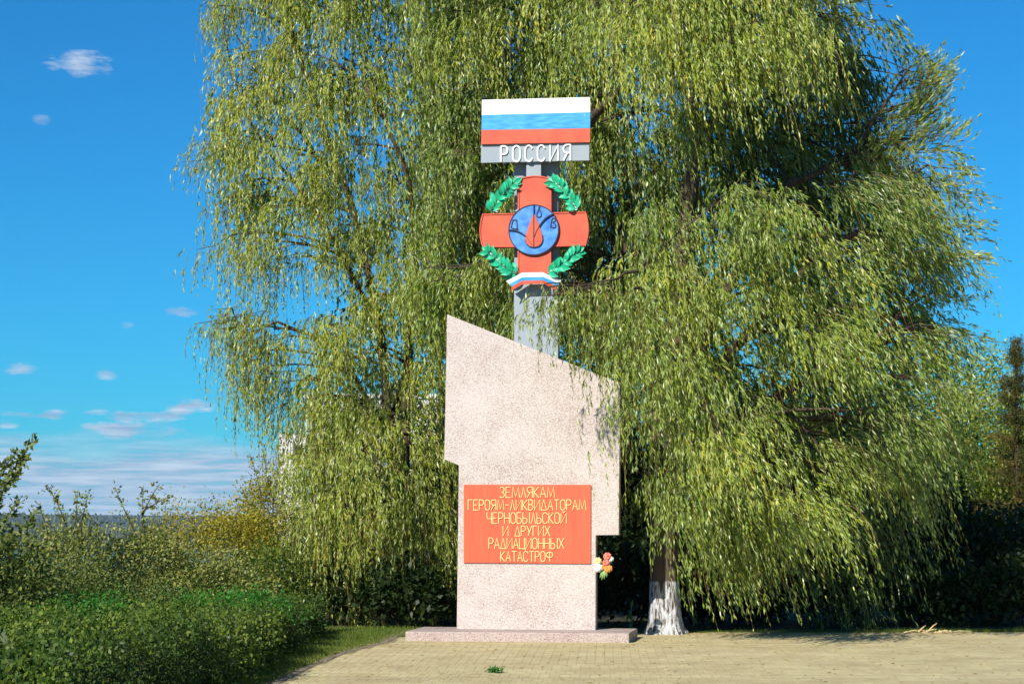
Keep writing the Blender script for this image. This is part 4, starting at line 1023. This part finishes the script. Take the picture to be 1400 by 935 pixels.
# bright green sprouting patches in it
parts = []
for (x, y, r_, n_) in ((-3.55, 26.3, .55, 60), (-4.3, 27.3, .5, 50), (-3.1, 24.8, .4, 35), (-4.6, 22.6, .55, 50)):
    c = np.stack([x + rng.normal(0, r_ * .6, n_), y + rng.normal(0, r_ * .9, n_), 0 * rng.normal(size=n_)], -1); c[:, 2] = hedge_top(c[:, 1]) + rng.uniform(-.08, .22, n_) * np.exp(-((c[:, 0] - x) ** 2 + (c[:, 1] - y) ** 2) / r_ ** 2 * .5)
    parts.append(leaf_cloud(c - np.array([-4, 20, 0]), np.full((n_, 3), .07), 34, .045, .026, np.full(n_, .55), .5))
V, Fc, T = join(parts); o = link('bright_foliage', np_mesh('bright_foliage', V, Fc, T), M['bright'], hg); o['kind'] = 'stuff'
# sun-catching yellow green shoots standing off the side
parts = []
n_ = 46; c = np.stack([-2.70 + rng.normal(0, .06, n_), rng.uniform(19.5, 23.2, n_), rng.uniform(.08, .62, n_)], -1)
parts.append(leaf_cloud(c - np.array([-4, 20, 0]), np.full((n_, 3), .055), 26, .05, .032, np.full(n_, .85), .3))
V, Fc, T = join(parts); o = link('side_shoots', np_mesh('side_shoots', V, Fc, T), M['hedge'], hg); o['kind'] = 'stuff'
mb = MB()
for k in range(260):
    x = random.uniform(-5.2, -2.95); y = random.uniform(12.6, 30.2); h_ = float(hedge_top(y)) * random.uniform(.7, 1.02)
    mb.tube([(x + 4, y - 20, -.02), (x + 4 + random.uniform(-.08, .08), y - 20 + random.uniform(-.08, .08), h_ * .5), (x + 4 + random.uniform(-.15, .15), y - 20 + random.uniform(-.15, .15), h_)], [.012, .009, .004], 4)
o = mb.build('stems', M['bark'], hg); o['kind'] = 'stuff'
# white berries
mb = MB()
for k in range(12):
    y = random.choice((random.uniform(18, 24), random.uniform(18, 30))); z_ = random.uniform(.08, .62); r_ = random.uniform(.010, .017)
    cx_, cy_, cz_ = -2.80 + random.uniform(-.05, .08) + 4, y - 20, z_
    for s_ in range(random.choice((1, 2))):
        mb.tube([(cx_, cy_, cz_ - r_), (cx_, cy_, cz_ - r_ * .5), (cx_, cy_, cz_ + r_ * .5), (cx_, cy_, cz_ + r_)], [r_ * .3, r_ * .9, r_ * .9, r_ * .3], 6); cy_ += .03; cz_ += .02
o = mb.build('berries', mat('white_berry', (.46, .45, .34), .6), hg, smooth=True); o['kind'] = 'stuff'

# ---------------------------------------------------------------- right-hand and rear vegetation
bush('deciduous_tree', 'yellow green tree with thin airy top at the right behind the willow', 'tree', gz(1335, 50), 2.0, 1.6, 5.5, 560, 50, .09, .055, 'willow_gold', .24, .3, z0=.10, stems=22, trunk=.12)
bush('deciduous_tree', 'broad green tree hidden low behind the right side of the willow', 'tree', gz(1235, 46), 2.2, 1.8, 5.0, 260, 40, .09, .05, 'hedge', .3, .3, z0=.05, stems=14, trunk=.12)
bush('autumn_bush', 'rounded olive-yellow bush below the airy tree at the right edge', 'bush', gz(1330, 47), 1.5, 1.0, 3.5, 320, 44, .09, .055, 'willow_gold', .18, .3, z0=.1)
bush('autumn_bush', 'wide yellow green bush behind the foot of the rusty conifer', 'bush', gz(1400, 47.5), 1.4, 1.0, 3.6, 300, 44, .09, .055, 'willow_gold', .18, .25, z0=.1)
# conifer with rusty tips
ct = empty('conifer_tree', gz(1392, 45)); tag(ct, 'slender dark conifer with rusty orange tips at the right edge', 'tree')
H_ = at(1392, 462, 45).z
mb = MB(); mb.tube([(0, 0, -.1), (0, 0, H_ * .5), (.02, 0, H_)], [.10, .06, .008], 7); parts = []
for k in range(210):
    z_ = H_ * random.uniform(.06, .99); a = random.uniform(0, 6.28); L_ = (H_ - z_) * .22 + .12; L_ = min(L_, 1.0) * random.uniform(.7, 1.15)
    e_ = Vector((math.cos(a) * L_, math.sin(a) * L_, z_ + L_ * random.uniform(.05, .4))); mb.tube([(0, 0, z_), e_], [.012, .003], 4)
    m_ = int(14 + 40 * L_); ts = rng.uniform(.1, 1, m_)
    c = np.array([0, 0, z_]) + (np.array(e_) - np.array([0, 0, z_])) * ts[:, None]
    parts.append(leaf_cloud(c, np.full((m_, 3), .05), 4, .09, .014, np.full(m_, .35 + .35 * random.random()), -.2))
mb.build('trunk', M['bark'], ct); V, Fc, T = join(parts); o = link('crown', np_mesh('crown', V, Fc, T), M['rust'], ct); o['kind'] = 'stuff'
G3 = 'dark undergrowth bushes behind the willows'
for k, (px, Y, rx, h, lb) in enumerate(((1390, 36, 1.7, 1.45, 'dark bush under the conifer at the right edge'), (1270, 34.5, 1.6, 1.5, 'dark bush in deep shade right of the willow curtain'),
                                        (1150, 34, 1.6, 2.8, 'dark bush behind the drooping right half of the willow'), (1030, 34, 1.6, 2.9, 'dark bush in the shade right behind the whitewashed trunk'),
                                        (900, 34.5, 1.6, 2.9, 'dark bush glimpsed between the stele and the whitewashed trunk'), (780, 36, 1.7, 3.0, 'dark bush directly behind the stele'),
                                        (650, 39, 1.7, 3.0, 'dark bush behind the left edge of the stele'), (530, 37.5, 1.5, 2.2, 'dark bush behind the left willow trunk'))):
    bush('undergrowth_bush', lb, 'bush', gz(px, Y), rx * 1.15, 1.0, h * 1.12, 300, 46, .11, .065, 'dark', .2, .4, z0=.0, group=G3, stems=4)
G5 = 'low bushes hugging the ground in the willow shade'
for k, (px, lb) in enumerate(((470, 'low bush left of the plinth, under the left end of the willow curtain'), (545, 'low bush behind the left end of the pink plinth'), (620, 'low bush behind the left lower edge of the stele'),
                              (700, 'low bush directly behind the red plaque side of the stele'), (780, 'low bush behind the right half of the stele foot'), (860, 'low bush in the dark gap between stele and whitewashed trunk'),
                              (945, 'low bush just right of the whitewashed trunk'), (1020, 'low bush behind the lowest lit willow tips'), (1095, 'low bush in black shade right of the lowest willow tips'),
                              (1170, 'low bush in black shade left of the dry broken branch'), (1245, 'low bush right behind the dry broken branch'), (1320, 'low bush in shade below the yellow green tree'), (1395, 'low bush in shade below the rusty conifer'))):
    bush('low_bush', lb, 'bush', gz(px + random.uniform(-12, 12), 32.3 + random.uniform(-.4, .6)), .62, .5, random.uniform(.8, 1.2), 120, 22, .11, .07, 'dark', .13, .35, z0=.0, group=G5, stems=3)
G4 = 'trees of the park far behind the willows'
for k, (px, Y, rx, h, lb) in enumerate(((1120, 56, 3.0, 9, 'dark green tree behind the right part of the near willow'), (860, 58, 3.4, 10.5, 'dark green tree behind the middle of the near willow'),
                                        (640, 60, 3, 9.5, 'dark green tree behind the gap between the two willows'))):
    bush('park_tree', lb, 'tree', gz(px, Y), rx, 2.2, h, 260, 34, .16, .10, 'hedge', .4, .3, z0=.1, stems=12, trunk=.2, group=G4)

# ---------------------------------------------------------------- white building beyond the left willow
bd = empty('apartment_building', (0, 0, 0)); tag(bd, 'white building with dark windows and turquoise panels glimpsed through the left willow', 'building')
YB = 170.0
a_ = at(380, 700, YB); bx0 = a_.x; zt1 = at(380, 592, YB).z; zt2 = at(418, 545, YB).z; bx1 = at(418, 600, YB).x; bx2 = at(600, 600, YB).x; gb = -13.0
M['bwall'] = mat('white_wall', (.72, .71, .68), .8, noise=(.6, (.62, .61, .58), .3)); M['bglass'] = mat('window_glass', (.10, .12, .15), .1, .6); M['teal'] = mat('turquoise_panel', (.10, .42, .42), .6)
mb = MB(); mb.box(bx0, bx1, YB, YB + 14, gb, zt1); mb.build('low_wing', M['bwall'], bd)
mb = MB(); mb.box(bx1, bx2, YB - .6, YB + 14, gb, zt2); mb.build('wall', M['bwall'], bd)
mb = MB(); mb.box(bx1 - .2, bx2 + .2, YB - .8, YB + 14.2, zt2, zt2 + .35); mb.build('cornice', M['bwall'], bd)
for fl in range(6):
    z_ = zt2 - 2.6 - fl * 3.0
    if z_ < gb + .5: break
    for c_ in range(6):
        x = bx1 + .5 + c_ * 1.9
        if x + 1.1 > bx2: break
        mb = MB(); fr = YB - .66
        mb.box(x, x + 1.1, fr, fr + .1, z_, z_ + 1.5); wn = mb.build('window', M['bwall'], bd)
        for q in (0, 1):
            mb = MB(); mb.box(x + .06 + q * .52, x + .52 + q * .52, fr - .012, fr + .01, z_ + .06, z_ + 1.44); mb.build('pane', M['bglass'], wn)
        if c_ % 2 == 0:
            mb = MB(); mb.box(x - .35, x - .08, fr - .02, fr + .08, z_ - .9, z_ + 1.6); mb.build('turquoise_panel', M['teal'], bd)
    zz = zt1 - 2.4 - fl * 3.0
    if zz > gb:
        mb = MB(); mb.box(bx0 + 1.1, bx0 + 2.0, YB - .07, YB + .05, zz, zz + 1.5); wn = mb.build('window', M['bwall'], bd)
        mb = MB(); mb.box(bx0 + 1.16, bx0 + 1.94, YB - .082, YB, zz + .06, zz + 1.44); mb.build('pane', M['bglass'], wn)

# ---------------------------------------------------------------- grass, weeds, litter
def blades(x, y, z0, h, t_):
    n = len(x); a = rng.uniform(0, 2 * math.pi, n); le = rng.normal(0, .35, (n, 2)) * h[:, None]
    b = np.stack([x, y, z0 + 0 * x], -1); sd = np.stack([np.cos(a), np.sin(a), 0 * a], -1) * .0045
    tip = b + np.concatenate([le, h[:, None]], 1)
    V = np.stack([b - sd, b + sd, tip], 1).reshape(-1, 3)
    return V, np.arange(3 * n).reshape(n, 3), t_


n = 52000
y = rng.uniform(17.5, 31.5, n); xe = np.interp(y, [p[1] for p in PLZ[:6]] + [31.5], [p[0] for p in PLZ[:6]] + [-1.2]) - .12
u_ = rng.uniform(0, 1, n) ** 1.0; wdt = np.interp(y, [17, 22, 25, 32], [.45, .55, .8, 2.2]); x = xe - u_ * wdt
den = .5 + .5 * np.sin(x * 7 + y * 3) * np.sin(y * 2.3); bare = np.exp(-((xe - x) / .16) ** 2) * .8
kp = rng.uniform(0, 1, n) > bare
h = rng.uniform(.02, .07, n) * (.6 + .6 * den); ok = kp
P1 = blades(x[ok], y[ok], -.02, h[ok], (rng.beta(2.6, 2.4, n) * .9 + .2 * bare)[ok])
n = 30000
x = rng.uniform(-1.6, 9, n); yb2 = np.interp(x, [-1.6, .5, 9], [28.7, 29.65, 29.85]); y = yb2 + rng.exponential(.22, n)
h = rng.uniform(.02, .06, n) * np.where(x > 5.4, 1.4, .9); P2 = blades(x, y, -.02, h, rng.beta(2, 3, n))
V, Fc, T = join([P1, P2]); o = link('grass', np_mesh('grass', V, Fc, T), M['grass']); tag(o, 'short green and straw-coloured grass along the edges of the paving', 'grass', kind='stuff')
# bare soil strip beside the kerb and back edge
mb = MB(); vs = []
for k in range(40):
    yy = 15.5 + k * .40; xx = float(np.interp(yy, [p[1] for p in PLZ[:6]] + [31.5], [p[0] for p in PLZ[:6]] + [-1.2]))
    vs += [(xx - .05, yy, -.012), (xx - .35 - .08 * math.sin(yy * 5), yy, -.012)]
mb.add(vs, [(2 * i + 1, 2 * i, 2 * i + 2, 2 * i + 3) for i in range(39)])
o = mb.build('verge', mat('dry_soil', (.27, .20, .13), .95, noise=(14, (.16, .13, .07), .2), bump=(50, .5, .01))); tag(o, kind='structure')
# weed tuft on the pavers
p = ray(675, 921); k_ = -EYE / p.z; wx, wy = p.x * k_, p.y * k_
n_ = 26; c = np.stack([rng.normal(0, .035, n_), rng.normal(0, .035, n_), rng.uniform(.005, .03, n_)], -1)
V, Fc, T = leaf_cloud(c, np.full((n_, 3), .012), 7, .045, .014, np.full(n_, .5), .4)
o = link('weed', np_mesh('weed', V, Fc, T), M['bright']); o.location = (wx, wy, .014); tag(o, 'small green weed growing between the pavers in front of the memorial', 'weed')
# dry twig and straw heap at the back edge
p = at(1258, 858, 29.8); tw_ = empty('dry_branch', (p.x, 29.7, 0)); tag(tw_, 'dry broken branch with curled pale leaves on the far edge of the paving', 'branch')
M['straw'] = mat('straw', (.55, .42, .22), .8)
for q, (dx, dz, l_) in enumerate(((-.25, .03, .3), (-.05, .10, .18), (.05, .14, .2), (.15, .02, .35), (.35, .02, .4), (.02, .05, .3))):
    mb = MB(); a = random.uniform(-.5, .5)
    mb.tube([(dx, a * .2, .01), (dx + l_ * .5, a * .3, .02 + dz * .7), (dx + l_ * (.95 if dz < .05 else .7), a * .4, .01 + dz)], [.012, .009, .004], 6); mb.build('twig', M['straw'], tw_)
for q in range(9):
    mb = MB(); x_ = random.uniform(-.1, .5); y_ = random.uniform(-.1, .1); a = random.uniform(0, 6.28)
    mb.add([(x_, y_, .015), (x_ + .05 * math.cos(a), y_ + .02, .05), (x_ + .10 * math.cos(a), y_ + .03, .03), (x_ + .05 * math.cos(a), y_ - .02, .03)], [(0, 1, 2, 3)]); mb.build('dry_leaf', M['straw'], tw_)
# fallen leaves scattered
n_ = 860; x = np.concatenate([rng.uniform(-2, 6.5, 480), rng.uniform(2.2, 7.5, 380)]); y = np.concatenate([rng.uniform(19.5, 29.4, 480), 29.55 - rng.exponential(.25, 380)])
a = rng.uniform(0, 6.28, n_); D = np.stack([np.cos(a), np.sin(a), rng.uniform(0, .25, n_)], -1)
V, Fc, T = leaves(np.stack([x, y, np.full(n_, .017)], -1), nrm(D), rng.uniform(.03, .08, n_), rng.uniform(.01, .022, n_), rng.uniform(.3, 1, n_), roll=np.tile([0, 0, 1.], (n_, 1)) + rng.normal(0, .2, (n_, 3)))
o = link('fallen_leaves', np_mesh('fallen_leaves', V, Fc, T), leaf_mat('fallen_leaf', [(0, (.20, .12, .05)), (.5, (.42, .30, .10)), (1, (.62, .52, .28))], trans=.1)); tag(o, 'scattered yellow and brown fallen willow leaves on the paving', 'leaves', kind='stuff')
print('tris', sum(sum(len(p.vertices) - 2 for p in o.data.polygons) for o in SC.objects if o.type == 'MESH' and len(o.data.polygons) < 20000),
      'big', [(o.name, o.parent.name if o.parent else '', len(o.data.polygons)) for o in SC.objects if o.type == 'MESH' and len(o.data.polygons) >= 20000])

# air: one closed box of thin even haze round everything
mb = MB(); mb.box(-2600, 2600, -40, 5400, -62, 90)
m = bpy.data.materials.new('haze'); m.use_nodes = True; t = m.node_tree; t.nodes.clear()
v = nn(t, 'ShaderNodeVolumePrincipled'); v.inputs['Color'].default_value = (.62, .82, 1, 1); v.inputs['Density'].default_value = .000055; v.inputs['Anisotropy'].default_value = 0
ou = nn(t, 'ShaderNodeOutputMaterial'); t.links.new(v.outputs[0], ou.inputs['Volume'])
hz = mb.build('haze', m); hz['kind'] = 'stuff'; SC.cycles.volume_bounces = 0
